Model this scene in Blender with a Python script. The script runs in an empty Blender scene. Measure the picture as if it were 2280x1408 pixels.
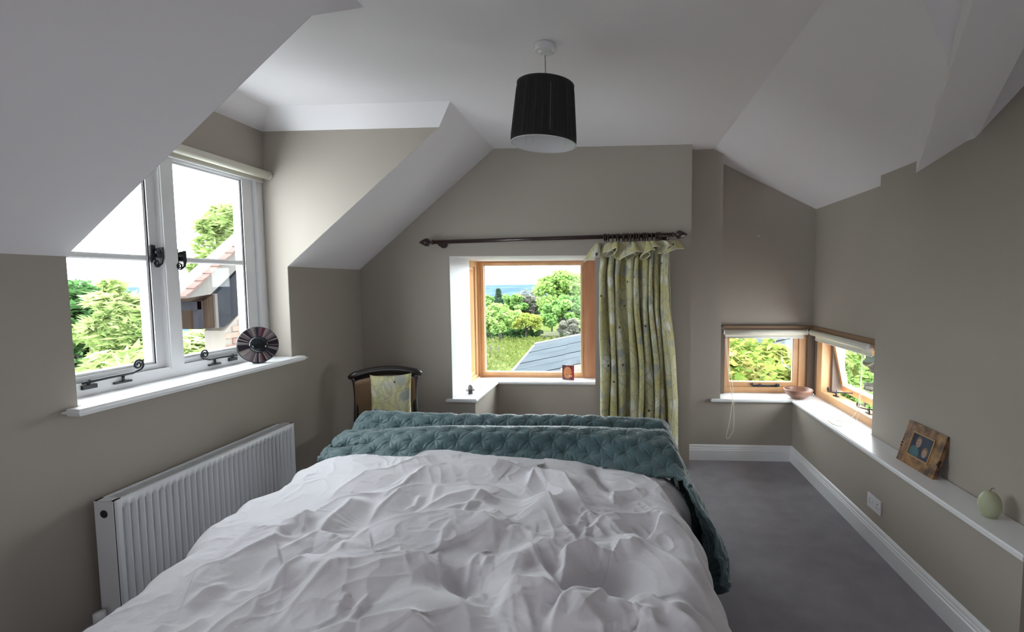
import bpy, bmesh, math, random
import numpy as np
from mathutils import Vector, Matrix
sc = bpy.context.scene
COL = sc.collection
PI = math.pi
rng = np.random.default_rng(7)
random.seed(7)

# ------------------------------------------------------------------ camera
def make_camera():
    y, p, r = [math.radians(a) for a in (-3.6426, 3.9917, -0.2721)]
    F = Vector((math.sin(y)*math.cos(p), math.cos(y)*math.cos(p), -math.sin(p)))
    R0 = Vector((math.cos(y), -math.sin(y), 0)); U0 = R0.cross(F)
    R = math.cos(r)*R0 + math.sin(r)*U0; U = -math.sin(r)*R0 + math.cos(r)*U0
    cd = bpy.data.cameras.new('camera'); co = bpy.data.objects.new('camera', cd); COL.objects.link(co)
    m = Matrix.Identity(4)
    for i in range(3):
        m[i][0], m[i][1], m[i][2] = R[i], U[i], -F[i]
    m[0][3], m[1][3], m[2][3] = 0, 0, 1.55
    co.matrix_world = m
    cd.sensor_width = 36; cd.lens = 1100/2280*36
    cd.shift_x = -(1301.6-1140)/2280; cd.shift_y = -0.00005
    cd.clip_start = .05; cd.clip_end = 20000
    sc.camera = co
make_camera()

# ------------------------------------------------------------------ world, light, exposure
def nodes_of(t): return t.nodes, t.links
def make_world():
    w = bpy.data.worlds.new('overcast_sky'); sc.world = w; w.use_nodes = True
    N, L = nodes_of(w.node_tree); N.clear()
    out = N.new('ShaderNodeOutputWorld'); bg = N.new('ShaderNodeBackground')
    tc = N.new('ShaderNodeTexCoord'); sep = N.new('ShaderNodeSeparateXYZ')
    L.new(tc.outputs['Generated'], sep.inputs[0])
    cr = N.new('ShaderNodeValToRGB')
    cr.color_ramp.elements[0].position = 0.0; cr.color_ramp.elements[0].color = (.95, .96, 1, 1)
    cr.color_ramp.elements[1].position = .9; cr.color_ramp.elements[1].color = (.93, .95, 1, 1)
    L.new(sep.outputs[2], cr.inputs[0])
    mp = N.new('ShaderNodeMapping'); mp.inputs['Scale'].default_value = (1, 1, 4)
    L.new(tc.outputs['Generated'], mp.inputs[0])
    nz = N.new('ShaderNodeTexNoise'); nz.inputs['Scale'].default_value = 2.2; nz.inputs['Detail'].default_value = 5
    L.new(mp.outputs[0], nz.inputs['Vector'])
    mr = N.new('ShaderNodeMapRange'); mr.inputs[1].default_value = .3; mr.inputs[2].default_value = .7
    mr.inputs[3].default_value = .92; mr.inputs[4].default_value = 1.06
    L.new(nz.outputs[0], mr.inputs[0])
    mx = N.new('ShaderNodeVectorMath'); mx.operation = 'SCALE'
    L.new(cr.outputs[0], mx.inputs[0]); L.new(mr.outputs[0], mx.inputs['Scale'])
    L.new(mx.outputs[0], bg.inputs[0]); bg.inputs[1].default_value = SKY
    L.new(bg.outputs[0], out.inputs[0])
SKY = 1.0
make_world()
sc.view_settings.view_transform = 'Standard'; sc.view_settings.look = 'None'
sc.view_settings.gamma = 1; sc.view_settings.use_curve_mapping = False
sc.view_settings.exposure = 3.97
try:
    sc.cycles.use_denoising = True; sc.cycles.denoiser = 'OPENIMAGEDENOISE'
    sc.cycles.max_bounces = 10; sc.cycles.diffuse_bounces = 8; sc.cycles.transparent_max_bounces = 16
    sc.cycles.caustics_reflective = False; sc.cycles.caustics_refractive = False
except Exception as e: print(e)
def portal(name, loc, rot, sx, sy):
    l = bpy.data.lights.new(name, 'AREA'); l.shape = 'RECTANGLE'; l.size = sx; l.size_y = sy
    l.cycles.is_portal = True
    o = bpy.data.objects.new(name, l); COL.objects.link(o); o.location = loc; o.rotation_euler = rot
portal('daylight_portal_left', (-2.46, 2.5, 1.68), (0, -PI/2, 0), 1.3, 1.4)
portal('daylight_portal_bay', (-.86, 5.2, 1.17), (-PI/2, 0, 0), 1.2, 1.3)
portal('daylight_portal_side', (-1.56, 4.85, 1.17), (0, -PI/2, 0), 1.3, .5)
portal('daylight_portal_corner', (1.35, 4.68, .85), (-PI/2, 0, 0), .9, .7)
portal('daylight_portal_right', (2.05, 3.87, .8), (0, PI/2, 0), .8, 1.3)

# unseen fill lamp added behind the camera to brighten the room; no window there
def rear_fill_light():
    l = bpy.data.lights.new('rear_fill_lamp', 'AREA'); l.shape = 'RECTANGLE'; l.size = 1.5; l.size_y = 1.0; l.energy = REAR_FILL; l.color = (.93, .96, 1)
    o = bpy.data.objects.new('rear_fill_lamp', l); COL.objects.link(o); o.location = (-.3, -1.22, 1.25); o.rotation_euler = (math.radians(80), 0, 0)
REAR_FILL = 1.1
rear_fill_light()
# ------------------------------------------------------------------ materials
MATS = {}
def mat(name, col=(.5, .5, .5), rough=.6, noise=None, bump=None, spec=.5, metal=0, sheen=0, coat=0):
    """noise=(scale, colour2, detail, stretch) ; bump=(scale, strength, distance[, stretch])"""
    if name in MATS: return MATS[name]
    m = bpy.data.materials.new(name); m.use_nodes = True
    N, L = nodes_of(m.node_tree); b = N['Principled BSDF']
    b.inputs['Base Color'].default_value = (*col, 1); b.inputs['Roughness'].default_value = rough
    b.inputs['Metallic'].default_value = metal; b.inputs['Specular IOR Level'].default_value = spec
    if sheen: b.inputs['Sheen Weight'].default_value = sheen
    if coat: b.inputs['Coat Weight'].default_value = coat
    tc = N.new('ShaderNodeTexCoord')
    def tex(scale, detail, st):
        mp = N.new('ShaderNodeMapping'); mp.inputs['Scale'].default_value = st
        L.new(tc.outputs['Object'], mp.inputs[0])
        n = N.new('ShaderNodeTexNoise'); n.inputs['Scale'].default_value = scale; n.inputs['Detail'].default_value = detail
        L.new(mp.outputs[0], n.inputs['Vector']); return n
    if noise:
        sc_, c2, det, st = noise
        n = tex(sc_, det, st)
        cr = N.new('ShaderNodeValToRGB'); cr.color_ramp.elements[0].position = .35; cr.color_ramp.elements[1].position = .65
        cr.color_ramp.elements[0].color = (*col, 1); cr.color_ramp.elements[1].color = (*c2, 1)
        L.new(n.outputs[0], cr.inputs[0]); L.new(cr.outputs[0], b.inputs['Base Color'])
    if bump:
        st = bump[3] if len(bump) > 3 else (1, 1, 1)
        n = tex(bump[0], 4, st); bp = N.new('ShaderNodeBump')
        bp.inputs['Strength'].default_value = bump[1]; bp.inputs['Distance'].default_value = bump[2]
        L.new(n.outputs[0], bp.inputs['Height']); L.new(bp.outputs[0], b.inputs['Normal'])
    MATS[name] = m; return m
S1 = (1, 1, 1)
wall_m = mat('wall_paint', (.37, .330, .288), .75, noise=(1.3, (.38, .34, .298), 3, S1), bump=(60, .08, .002))
ceil_m = mat('ceiling_paint', (.80, .775, .80), .8, noise=(1.1, (.82, .795, .82), 3, S1), bump=(40, .06, .002))
gloss_w = mat('white_gloss_paint', (.80, .80, .82), .32, bump=(25, .05, .001))
white_m = mat('white_satin_paint', (.78, .78, .80), .45, bump=(25, .05, .001))
oak_m = mat('oak', (.50, .27, .125), .5, noise=(6, (.64, .38, .19), 6, (1, 1, .12)), bump=(30, .15, .002, (1, 1, .1)))
oakh_m = mat('oak_horizontal', (.50, .27, .125), .5, noise=(6, (.64, .38, .19), 6, (.12, .12, 1)), bump=(30, .15, .002, (.1, .1, 1)))
redoak_m = mat('rough_red_oak', (.40, .17, .085), .65, noise=(9, (.52, .26, .14), 6, (1, 1, .15)), bump=(40, .4, .003, (1, 1, .3)))
darkwood_m = mat('aged_dark_timber', (.11, .085, .07), .7, noise=(8, (.19, .15, .125), 6, (1, 1, .15)), bump=(30, .4, .004, (1, 1, .2)))
headwood_m = mat('brown_timber_head', (.20, .12, .07), .6, noise=(6, (.29, .18, .11), 6, (.12, .12, 1)), bump=(30, .2, .003, (.1, .1, 1)))
iron_m = mat('black_wrought_iron', (.012, .014, .02), .42, bump=(60, .2, .001))
blind_m = mat('cream_blind_fabric', (.66, .64, .56), .8, bump=(300, .1, .0005))
cord_m = mat('cream_cord', (.80, .76, .66), .7)
def glass_material():
    m = bpy.data.materials.new('window_glass'); m.use_nodes = True
    N, L = nodes_of(m.node_tree); N.clear()
    o = N.new('ShaderNodeOutputMaterial'); mx = N.new('ShaderNodeMixShader')
    t = N.new('ShaderNodeBsdfTransparent'); t.inputs[0].default_value = (.93, .97, .96, 1)
    g = N.new('ShaderNodeBsdfGlossy'); g.inputs['Roughness'].default_value = .0
    lw = N.new('ShaderNodeLayerWeight'); lw.inputs[0].default_value = .5
    pw = N.new('ShaderNodeMath'); pw.operation = 'POWER'; pw.inputs[1].default_value = 5; L.new(lw.outputs['Facing'], pw.inputs[0])
    ma = N.new('ShaderNodeMath'); ma.operation = 'MULTIPLY_ADD'; ma.inputs[1].default_value = .5; ma.inputs[2].default_value = .02; L.new(pw.outputs[0], ma.inputs[0])
    L.new(ma.outputs[0], mx.inputs[0]); L.new(t.outputs[0], mx.inputs[1]); L.new(g.outputs[0], mx.inputs[2])
    L.new(mx.outputs[0], o.inputs[0]); return m
glass_m = glass_material()

# ------------------------------------------------------------------ object helpers
def tag(o, label=None, cat=None, group=None, kind=None):
    if label: o['label'] = label
    if cat: o['category'] = cat
    if group: o['group'] = group
    if kind: o['kind'] = kind
    return o
def empty(name, loc=(0, 0, 0), rz=0, **k):
    o = bpy.data.objects.new(name, None); COL.objects.link(o); o.location = loc; o.rotation_euler = (0, 0, rz)
    o.empty_display_size = .05
    return tag(o, **k)
def mesh(name, V, Fc, m, parent=None, smooth=False, loc=None, rot=None, autosmooth=None):
    me = bpy.data.meshes.new(name); me.from_pydata([tuple(map(float, v)) for v in V], [], [tuple(f) for f in Fc]); me.update()
    if m: me.materials.append(m)
    if smooth: me.polygons.foreach_set('use_smooth', [True]*len(me.polygons))
    o = bpy.data.objects.new(name, me); COL.objects.link(o)
    if parent: o.parent = parent
    if loc is not None: o.location = loc
    if rot is not None: o.rotation_euler = rot
    return o
class MB:
    """collects shapes, builds ONE mesh"""
    def __init__(s): s.V = []; s.F = []; s.M = []; s.S = []
    def add(s, V, F, mi=0, smooth=False):
        n = len(s.V); s.V += [tuple(v) for v in V]; s.F += [tuple(i+n for i in f) for f in F]
        s.M += [mi]*len(F); s.S += [smooth]*len(F); return s
    def box(s, a, b, mi=0, bev=0):
        x0, y0, z0 = [min(a[i], b[i]) for i in range(3)]; x1, y1, z1 = [max(a[i], b[i]) for i in range(3)]
        if bev:
            bm = bmesh.new(); bmesh.ops.create_cube(bm, size=1)
            for v in bm.verts:
                v.co = Vector(((x0+x1)/2+v.co.x*(x1-x0), (y0+y1)/2+v.co.y*(y1-y0), (z0+z1)/2+v.co.z*(z1-z0)))
            bmesh.ops.bevel(bm, geom=bm.edges[:], offset=bev, segments=2, affect='EDGES')
            bm.verts.index_update()
            s.add([v.co[:] for v in bm.verts], [[v.index for v in f.verts] for f in bm.faces], mi); bm.free(); return s
        V = [(x0, y0, z0), (x1, y0, z0), (x1, y1, z0), (x0, y1, z0), (x0, y0, z1), (x1, y0, z1), (x1, y1, z1), (x0, y1, z1)]
        s.add(V, [(0, 3, 2, 1), (4, 5, 6, 7), (0, 1, 5, 4), (1, 2, 6, 5), (2, 3, 7, 6), (3, 0, 4, 7)], mi); return s
    def prism(s, P, off, mi=0):
        n = len(P); P = [Vector(p) for p in P]; off = Vector(off); Q = [p+off for p in P]
        F = [tuple(range(n)), tuple(range(2*n-1, n-1, -1))]+[(i, i+n, (i+1) % n+n, (i+1) % n) for i in range(n)]
        s.add([p[:] for p in P+Q], F, mi); return s
    def tube(s, pts, r, n=8, mi=0, closed=False):
        P = [Vector(p) for p in pts]; m = len(P); rr = r if hasattr(r, '__len__') else [r]*m
        V = []; up = None
        for i, p in enumerate(P):
            a = P[(i-1) % m] if (closed or i > 0) else p; b = P[(i+1) % m] if (closed or i < m-1) else p
            t = (b-a).normalized() if (b-a).length > 1e-9 else Vector((0, 0, 1))
            if up is None:
                up = Vector((0, 0, 1)) if abs(t.z) < .9 else Vector((1, 0, 0))
            up = (up-t*up.dot(t)).normalized(); sd = t.cross(up)
            for k in range(n):
                c = 2*PI*k/n; V.append((p+(up*math.cos(c)+sd*math.sin(c))*rr[i])[:])
        F = []
        for i in range(m-1 if not closed else m):
            j = (i+1) % m
            for k in range(n): F.append((i*n+k, i*n+(k+1) % n, j*n+(k+1) % n, j*n+k))
        if not closed: F += [tuple(range(n-1, -1, -1)), tuple((m-1)*n+k for k in range(n))]
        s.add(V, F, mi, True); return s
    def lathe(s, prof, n=32, c=(0, 0, 0), axis='z', mi=0, cap=True):
        V = []; F = []; m = len(prof)
        for r, h in prof:
            for k in range(n):
                a = 2*PI*k/n; u, v = r*math.cos(a), r*math.sin(a)
                q = (u, v, h) if axis == 'z' else ((h, u, v) if axis == 'x' else (v, h, u))
                V.append((q[0]+c[0], q[1]+c[1], q[2]+c[2]))
        for i in range(m-1):
            for k in range(n): F.append((i*n+k, i*n+(k+1) % n, (i+1)*n+(k+1) % n, (i+1)*n+k))
        if cap and prof[0][0] > 1e-6: F.append(tuple(range(n-1, -1, -1)))
        if cap and prof[-1][0] > 1e-6: F.append(tuple((m-1)*n+k for k in range(n)))
        s.add(V, F, mi, True); return s
    def build(s, name, m, parent=None, loc=None, rot=None, kind=None):
        o = mesh(name, s.V, s.F, None, parent, loc=loc, rot=rot)
        for mm in (m if isinstance(m, (list, tuple)) else [m]): o.data.materials.append(mm)
        o.data.polygons.foreach_set('use_smooth', s.S); o.data.polygons.foreach_set('material_index', s.M)
        if any(s.S) and not all(s.S): pass
        if kind: o['kind'] = kind
        return o
def ring(mb, ax, a, b, u0, u1, z0, z1, wl, wr, wb, wt, mi=0):
    """rectangular frame without overlapping corners; ax='x': thickness a..b along x, u along y; ax='y': thickness along y, u along x"""
    def q(ua, ub, za, zb):
        if ub-ua < 1e-5 or zb-za < 1e-5: return
        if ax == 'x': mb.box((a, ua, za), (b, ub, zb), mi)
        else: mb.box((ua, a, za), (ub, b, zb), mi)
    q(u0, u1, z0, z0+wb); q(u0, u1, z1-wt, z1); q(u0, u0+wl, z0+wb, z1-wt); q(u1-wr, u1, z0+wb, z1-wt)
    return mb
def bxo(name, a, b, m, parent=None, bev=0, **k):
    return MB().box(a, b, bev=bev).build(name, m, parent, **k)
def copy_tree(o, parent=None):
    c = o.copy(); COL.objects.link(c); c.parent = parent
    for ch in list(o.children): copy_tree(ch, c)
    return c

# ------------------------------------------------------------------ dimensions of the room
XL, XLw, XR, XR2, XR3 = -2.175, -2.307, 1.505, 1.675, 1.751
Y1, Y2, Y3, Yw = 4.092, 4.257, 4.502, 5.073
H, Xs, Xc2, zk, Hd, K2 = 2.643, -1.001, .816, 1.659, 2.537, .503
Yn, Yc, YB = 1.836, 3.165, -1.3
ST = dict(kind='structure')
def slope_r(x): return H-(x-Xc2)*K2
carpet_m = mat('carpet', (.27, .25, .275), .95, noise=(7, (.32, .295, .325), 8, S1), bump=(420, .9, .006), spec=.1, sheen=.3)
f = MB().box((-2.4, YB-.1, -.12), (1.9, 5.2, 0)).build('floor', carpet_m); tag(f, **ST)

# left wall (knee wall, dormer recess, cheeks)
w = MB()
T = .12
w.box((XL-T, YB, 0), (XL, Yn, zk+.05)).box((XL-T-.1, Yn, 0), (XL, Yc, 1.03)).box((XL-T, Yc, 0), (XL, Y1+.1, zk+.05))
w.box((XLw-T, Yn-.1, 2.289), (XLw, Yc+.1, Hd+.02))
for y, dy in ((Yc, .1), (Yn, -.1)):
    yo = -.0015 if dy > 0 else .0015
    w.prism([(XLw-.14, y+yo, 1.03), (XL-.0015, y+yo, 1.03), (XL-.0015, y+yo, zk), (-1.128, y+yo, Hd), (XLw-.14, y+yo, Hd)], (0, dy, 0))
w.build('wall_left', wall_m)['kind'] = 'structure'
# back wall with the bay
w = MB()
kk = (H-zk)/(Xs-XL)
w.prism([(XL-.1, Y1, 0), (-1.20, Y1, 0), (-1.20, Y1, .525), (-1.40, Y1, .525), (-1.40, Y1, 1.766), (-1.40, Y1, H+.05), (XL-.1, Y1, H+.05)], (0, .25, 0))
w.box((-1.40, Y1, 1.766), (-.172, Y1+.2, H+.05))
w.box((-1.40, Y1+.2, 1.79), (-.172, 5.2, 2.2))
w.box((-.172, Y1, 0), (.611, 4.62, H+.05)).box((-.172, 4.62, 0), (-.05, 5.2, 2.2))
w.box((-1.62, Y1+.25, 0), (-1.2, 5.2, .525)).box((-1.2, 4.862, 0), (-.172, 5.2, .525))
w.box((.611, Y2, 0), (.894, 4.62, H+.05)).box((.894, Y2, 0), (1.9, 4.62, .516))
w.box((.894, Y3, 1.148), (1.9, 4.62, H+.05))
w.box((-1.62, Y1+.05, 1.766), (-1.4, 5.2, 2.2))
w.build('wall_back', wall_m)['kind'] = 'structure'
# white-painted reveal and soffit of the bay
w = MB()
w.box((-1.42, Y1+.004, .53), (-1.396, 4.655, 1.77)).box((-1.44, Y1+.004, 1.762), (-.17, 5.1, 1.80))
w.build('trim_1', white_m)['kind'] = 'structure'
# right wall
w = MB()
w.box((XR2, YB, 0), (1.9, 3.295, H+.05)).box((XR, 1.86, 0), (XR2, 3.295, .516)).box((XR, 3.295, 0), (1.9, Y2+.1, .516))
w.box((XR3, 3.295, 1.148), (1.9, 4.6, H+.05))
w.build('wall_right', wall_m)['kind'] = 'structure'
bxo('wall_front', (-2.4, YB-.12, 0), (1.9, YB, H+.05), wall_m)['kind'] = 'structure'

# ceiling: flat part, left slope split by the dormer, coved dormer ceiling, right slope with diagonal boxed rafter
w = MB(); up = (0, 0, .06)
zc = .151
def sl(x): return zk+(x-XL)*kk
w.prism([(XL-.06, YB, sl(XL-.06)), (Xs, YB, H), (Xs, Yn+zc, H), (-1.128, Yn, Hd), (XL-.06, Yn, sl(XL-.06))], up)
w.prism([(XL-.06, Yc, sl(XL-.06)), (-1.128, Yc, Hd), (Xs, Yc-zc, H), (Xs, Y1+.1, H), (XL-.06, Y1+.1, sl(XL-.06))], up)
xb = -2.156
w.prism([(XLw, Yc, Hd), (XLw, Yn, Hd), (xb, Yn+zc, H), (xb, Yc-zc, H)], up)
w.prism([(XLw, Yc, Hd), (xb, Yc-zc, H), (Xs, Yc-zc, H), (-1.128, Yc, Hd)], up)
w.prism([(XLw, Yn, Hd), (-1.128, Yn, Hd), (Xs, Yn+zc, H), (xb, Yn+zc, H)], up)
w.box((xb, Yn+zc, H), (Xs, Yc-zc, H+.06)).box((Xs, YB, H), (Xc2, 4.64, H+.06)).box((Xc2, YB, H), (1.9, 1.61, H+.06))
w.prism([(Xc2, 1.61, H), (1.78, 2.575, slope_r(1.78)), (1.78, 4.64, slope_r(1.78)), (Xc2, 4.64, H)], up)
w.prism([(Xc2, 1.61, H), (1.78, 1.61, H), (1.78, 2.575, slope_r(1.78))], up)
# diagonal boxed rafter
A = Vector((1.675, 2.922, 2.147)); Bv = Vector((1.675, 2.447, 2.225)); D = Vector((1.131, 1.706, 2.433))
d1 = (D-A); nrm = (Bv-A).cross(d1).normalized()
if nrm.z < 0: nrm = -nrm
E = A+d1*1.45; G = Bv+d1*1.45
A2 = A-d1*.06; B2 = Bv-d1*.06
w.prism([A2, B2, G, E], (0, 0, .16))
w.build('ceiling', ceil_m)['kind'] = 'structure'

# baseboards
def base_profile(p0, p1, nx, ny, name):
    """moulded skirting between floor points p0-p1, (nx,ny) points into the room"""
    prof = [(0, 0), (.018, 0), (.018, .088), (.014, .094), (.014, .104), (.010, .108), (.009, .122), (.004, .133), (0, .135)]
    V = []; F = []
    for p in (p0, p1):
        for d, z in prof: V.append((p[0]+nx*d, p[1]+ny*d, z))
    n = len(prof)
    for i in range(n-1): F.append((i, i+1, n+i+1, n+i))
    F += [tuple(range(n)), tuple(range(2*n-1, n-1, -1))]
    o = mesh(name, V, F, gloss_w); o['kind'] = 'structure'; return o
base_profile((XR, 1.86), (XR, Y2), -1, 0, 'baseboard_right')
base_profile((.611, Y2), (XR, Y2), 0, -1, 'baseboard_back')
base_profile((XL, YB), (XL, Y1), 1, 0, 'baseboard_left')
base_profile((XL, Y1), (-1.2, Y1), 0, -1, 'baseboard_bay')

# sills and the ledge along the right wall
def board(name, P, z0, z1, m=gloss_w, r=.006, **k):
    bm = bmesh.new(); vs = [bm.verts.new((x, y, z0)) for x, y in P]; fc = bm.faces.new(vs)
    ex = bmesh.ops.extrude_face_region(bm, geom=[fc]); 
    for v in ex['geom']:
        if isinstance(v, bmesh.types.BMVert): v.co.z = z1
    bmesh.ops.recalc_face_normals(bm, faces=bm.faces[:])
    bmesh.ops.bevel(bm, geom=[e for e in bm.edges if abs(e.verts[0].co.z-e.verts[1].co.z) < 1e-6], offset=r, segments=3, affect='EDGES')
    bm.verts.index_update()
    o = mesh(name, [v.co[:] for v in bm.verts], [[v.index for v in f.verts] for f in bm.faces], m); bm.free()
    tag(o, **k); return o
board('trim_2', [(XLw-.09, Yn), (XL, Yn), (XL, Yn-.06), (-2.10, Yn-.06), (-2.10, Yc+.055), (XL, Yc+.055), (XL, Yc), (XLw-.09, Yc)], 1.028, 1.056, r=.010, kind='structure')
board('trim_3', [(-1.45, 4.066), (-1.178, 4.066), (-1.178, 4.835), (-.172, 4.835), (-.172, 5.09), (-1.43, 5.09), (-1.43, 4.66), (-1.40, 4.62), (-1.40, 4.092), (-1.45, 4.092)], .525, .555, r=.008, kind='structure')
board('trim_4', [(1.484, 1.838), (XR2, 1.838), (XR2, 3.295), (1.80, 3.295), (1.80, 4.55), (.894, 4.55), (.894, Y2), (.81, Y2), (.81, 4.222), (1.484, 4.222)], .514, .541, r=.008, kind='structure')
# ------------------------------------------------------------------ windows
def spiral(c, r0, r1, a0, a1, ex, ey, n=26):
    out = []
    for i in range(n+1):
        t = i/n; a = a0+(a1-a0)*t; r = r0+(r1-r0)*t
        out.append(Vector(c)+Vector(ex)*(r*math.cos(a))+Vector(ey)*(r*math.sin(a)))
    return out
ey_, ez_ = (0, 1, 0), (0, 0, 1)
# window 1: white timber casement pair in the dormer (plane x = -2.35)
W1 = empty('window_1', (0, 0, 0), kind='structure')
f = MB()
ring(f, 'x', -2.40, -2.325, Yn+.002, Yc-.003, 1.056, 2.30, .043, .057, .059, .085)
f.box((-2.402, 2.415, 1.10), (-2.318, 2.50, 2.25), bev=.006)
f.build('frame', white_m, W1)
def casement(y0, y1, st0, st1):
    c = MB(); x0, x1 = -2.395, -2.350
    ring(c, 'x', x0, x1, y0+.001, y1-.001, 1.1165, 2.2135, st0, st1, .0385, .0285)
    # ovolo steps round the glass
    for d, xx in ((.010, x1+.006), (.005, x1+.010)):
        a, b, lo, hi = y0+st0-.012+0, y1-st1+.012, 1.143, 2.195
        ring(c, 'x', x1-.002, xx, a-d, b+d, lo-d, hi+d, d, d, d, d)
    o = c.build('casement', white_m, W1)
    bar = MB().box((x0+.012, y0+st0, 1.663), (x1, y1-st1, 1.692)).box((x0+.008, y0+st0, 1.668), (x1+.008, y1-st1, 1.687))
    bar.build('glazing_bar', white_m, o)
    for za, zb in ((1.155, 1.663), (1.692, 2.185)):
        MB().box((x0+.020, y0+st0, za), (x0+.024, y1-st1, zb)).build('pane', glass_m, o)
    return o
cs1 = casement(Yn+.045, 2.418, .045, .072); cs2 = casement(2.50, 3.105, .012, .115)
def stay(par, ya, yb, ycurl, zc_, sgn, x=-2.315):
    b = MB(); z0 = zc_
    b.tube([(x, ya, z0), (x, (ya+yb)/2, z0+.004), (x, yb-sgn*.03, z0+.004), (x, yb, z0+.012)]+spiral((x, yb, z0+.040), .028, .005, -PI/2, -PI/2+sgn*PI*3.6, ey_, ez_, 34), [.006]*3+[.005]*36, 8)
    b.box((x-.012, min(ya, ya+sgn*.06), z0-.03), (x+.002, max(ya, ya+sgn*.06), z0-.012)); b.tube([(x-.004, ya+sgn*.03, z0-.02), (x-.004, ya+sgn*.03, z0+.012)], .006, 8)
    m = (ya+yb)/2+sgn*.05
    b.box((x-.014, m-.04, z0-.034), (x+.004, m+.04, z0-.026)); b.tube([(x, m, z0-.03), (x, m, z0+.006)], .0055, 8)
    return b.build('casement_stay', iron_m, par)
stay(cs1, 1.98, 2.235, 0, 1.118, 1); 
b = stay(cs2, 2.86, 2.625, 0, 1.112, -1)
def fastener(par, y, z, sgn):
    b = MB(); x = -2.345
    b.box((x, y-.014, z-.045), (x+.010, y+.014, z+.045), bev=.002)
    b.box((x+.006, y+sgn*.012, z-.02), (x+.03, y+sgn*.035, z+.03), bev=.004)
    xx = x+.028
    b.tube([(x+.02, y, z+.008), (xx, y+sgn*.03, z+.008)], .007, 8)
    b.tube([(xx, y+sgn*.028, z+.035), (xx, y+sgn*.030, z-.02), (xx, y+sgn*.024, z-.048), (xx, y+sgn*.004, z-.064)]+spiral((xx, y-sgn*.004, z-.047), .018, .004, -PI/2, -PI/2-sgn*PI*3, ey_, ez_, 26), [.009, .008, .006, .005]+[.0042]*27, 8)
    return b.build('fastener', iron_m, par)
fastener(cs1, 2.372, 1.70, 1); fastener(cs2, 2.545, 1.70, -1) if False else fastener(cs2, 2.505, 1.69, 1)

# roller blinds
def roller(name, p0, p1, r, drop, dn, label, clutch=True):
    """tube between p0,p1; dn = direction the cloth hangs off (unit xy)"""
    p0, p1 = Vector(p0), Vector(p1)
    B = empty(name, p0, label=label, cat='blind'); L_ = p1-p0; t = L_.normalized()
    MB().tube([(0, 0, 0), L_*.5, L_], r, 20).build('roll', blind_m, B)
    o = Vector((dn[0], dn[1], 0))*r*.95
    MB().prism([o+t*.01, o+L_-t*.01, o+L_-t*.01-Vector((0, 0, drop)), o+t*.01-Vector((0, 0, drop))], Vector((dn[0], dn[1], 0))*.002).build('cloth', blind_m, B)
    MB().tube([o+t*.01-Vector((0, 0, drop)), o+L_-t*.01-Vector((0, 0, drop))], .006, 8).build('bottom_bar', white_m, B)
    for q, s in ((Vector((0, 0, 0)), -1), (L_, 1)):
        MB().tube([q+t*s*.001, q+t*s*.010], r*1.04, 20).build('end_bracket', white_m, B)
    return B
roller('roller_blind', (-2.275, Yn+.02, 2.252), (-2.275, Yc-.02, 2.252), .027, .045, (-1, 0), 'rolled-up cream roller blind at the head of the white dormer window')
b3 = roller('roller_blind', (.965, 4.452, 1.094), (1.675, 4.452, 1.094), .024, .052, (0, 1), 'rolled-up cream roller blind over the fixed garden pane of the low oak corner window')
b4 = roller('roller_blind', (1.712, 3.44, 1.094), (1.712, 4.412, 1.094), .024, .062, (1, 0), 'rolled-up cream roller blind over the propped-open sash beside the right wall')

# window 2: oak bay window (main light facing the garden, narrow side light)
W2 = empty('window_2', kind='structure')
f = MB(); y0, y1 = 5.05, 5.12
ring(f, 'y', y0, y1, -1.405, -.322, .556, 1.762, .018, .021, .025, .018)
f.build('frame', oakh_m, W2)
s = MB(); a, b_, lo, hi = -1.388, -.342, .580, 1.745
ring(s, 'y', y0-.010, y0+.05, a, b_, lo, hi, .022, .016, .030, .024)
so = s.build('sash', oak_m, W2)
g = MB(); a2, b2, l2, h2 = a+.022, b_-.016, lo+.030, hi-.024
ring(g, 'y', y0+.02, y0+.028, a2, b2, l2, h2, .007, .007, .007, .007)
g.build('glazing_bead', white_m, so)
MB().box((a2, y0+.03, l2), (b2, y0+.036, h2)).build('pane', glass_m, so)
MB().box((-.322, 5.035, .556), (-.165, 5.17, 1.766), bev=.004).build('post', redoak_m, W2)
MB().box((-1.47, 5.04, .556), (-1.405, 5.15, 1.766), bev=.004).build('corner_post', darkwood_m if False else oak_m, W2)
f = MB(); x0, x1 = -1.50, -1.43
ring(f, 'x', x0, x1, 4.657, 5.039, .556, 1.7615, .016, .075, .045, .058)
f.build('side_frame', oak_m, W2)
s = ring(MB(), 'x', x0-.02, x1-.015, 4.674, 4.963, .602, 1.702, .026, .04, .033, .03)
so = s.build('side_sash', oak_m, W2)
MB().box((x0+.0, 4.70, .635), (x0+.006, 4.925, 1.675)).build('pane', glass_m, so)

# window 3: low oak window in the back niche
W3 = empty('window_3', kind='structure')
bxo('post', (.895, 4.44, .541), (.968, 4.62, 1.145), darkwood_m, W3, bev=.004)
bxo('corner_post', (1.695, 4.45, .541), (1.752, 4.62, 1.12), darkwood_m, W3, bev=.004)
bxo('head', (.955, 4.462, 1.112), (1.751, 4.62, 1.150), headwood_m, W3, bev=.003)
f = ring(MB(), 'y', 4.49, 4.58, .969, 1.694, .542, 1.111, .034, .062, .05, .041)
f.build('frame', oak_m, W3)
s = MB(); a, b_, lo, hi = 1.003, 1.632, .592, 1.07
ring(s, 'y', 4.505, 4.56, a, b_, lo, hi, .018, .042, .043, .03)
so = s.build('sash', oakh_m, W3)
g = MB(); a2, b2, l2, h2 = a+.018, b_-.042, lo+.043, hi-.03
ring(g, 'y', 4.52, 4.53, a2, b2, l2, h2, .006, .006, .006, .006)
g.build('glazing_bead', white_m, so)
MB().box((a2, 4.532, l2), (b2, 4.538, h2)).build('pane', glass_m, so)
b = MB(); z = .610; y = 4.488
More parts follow.
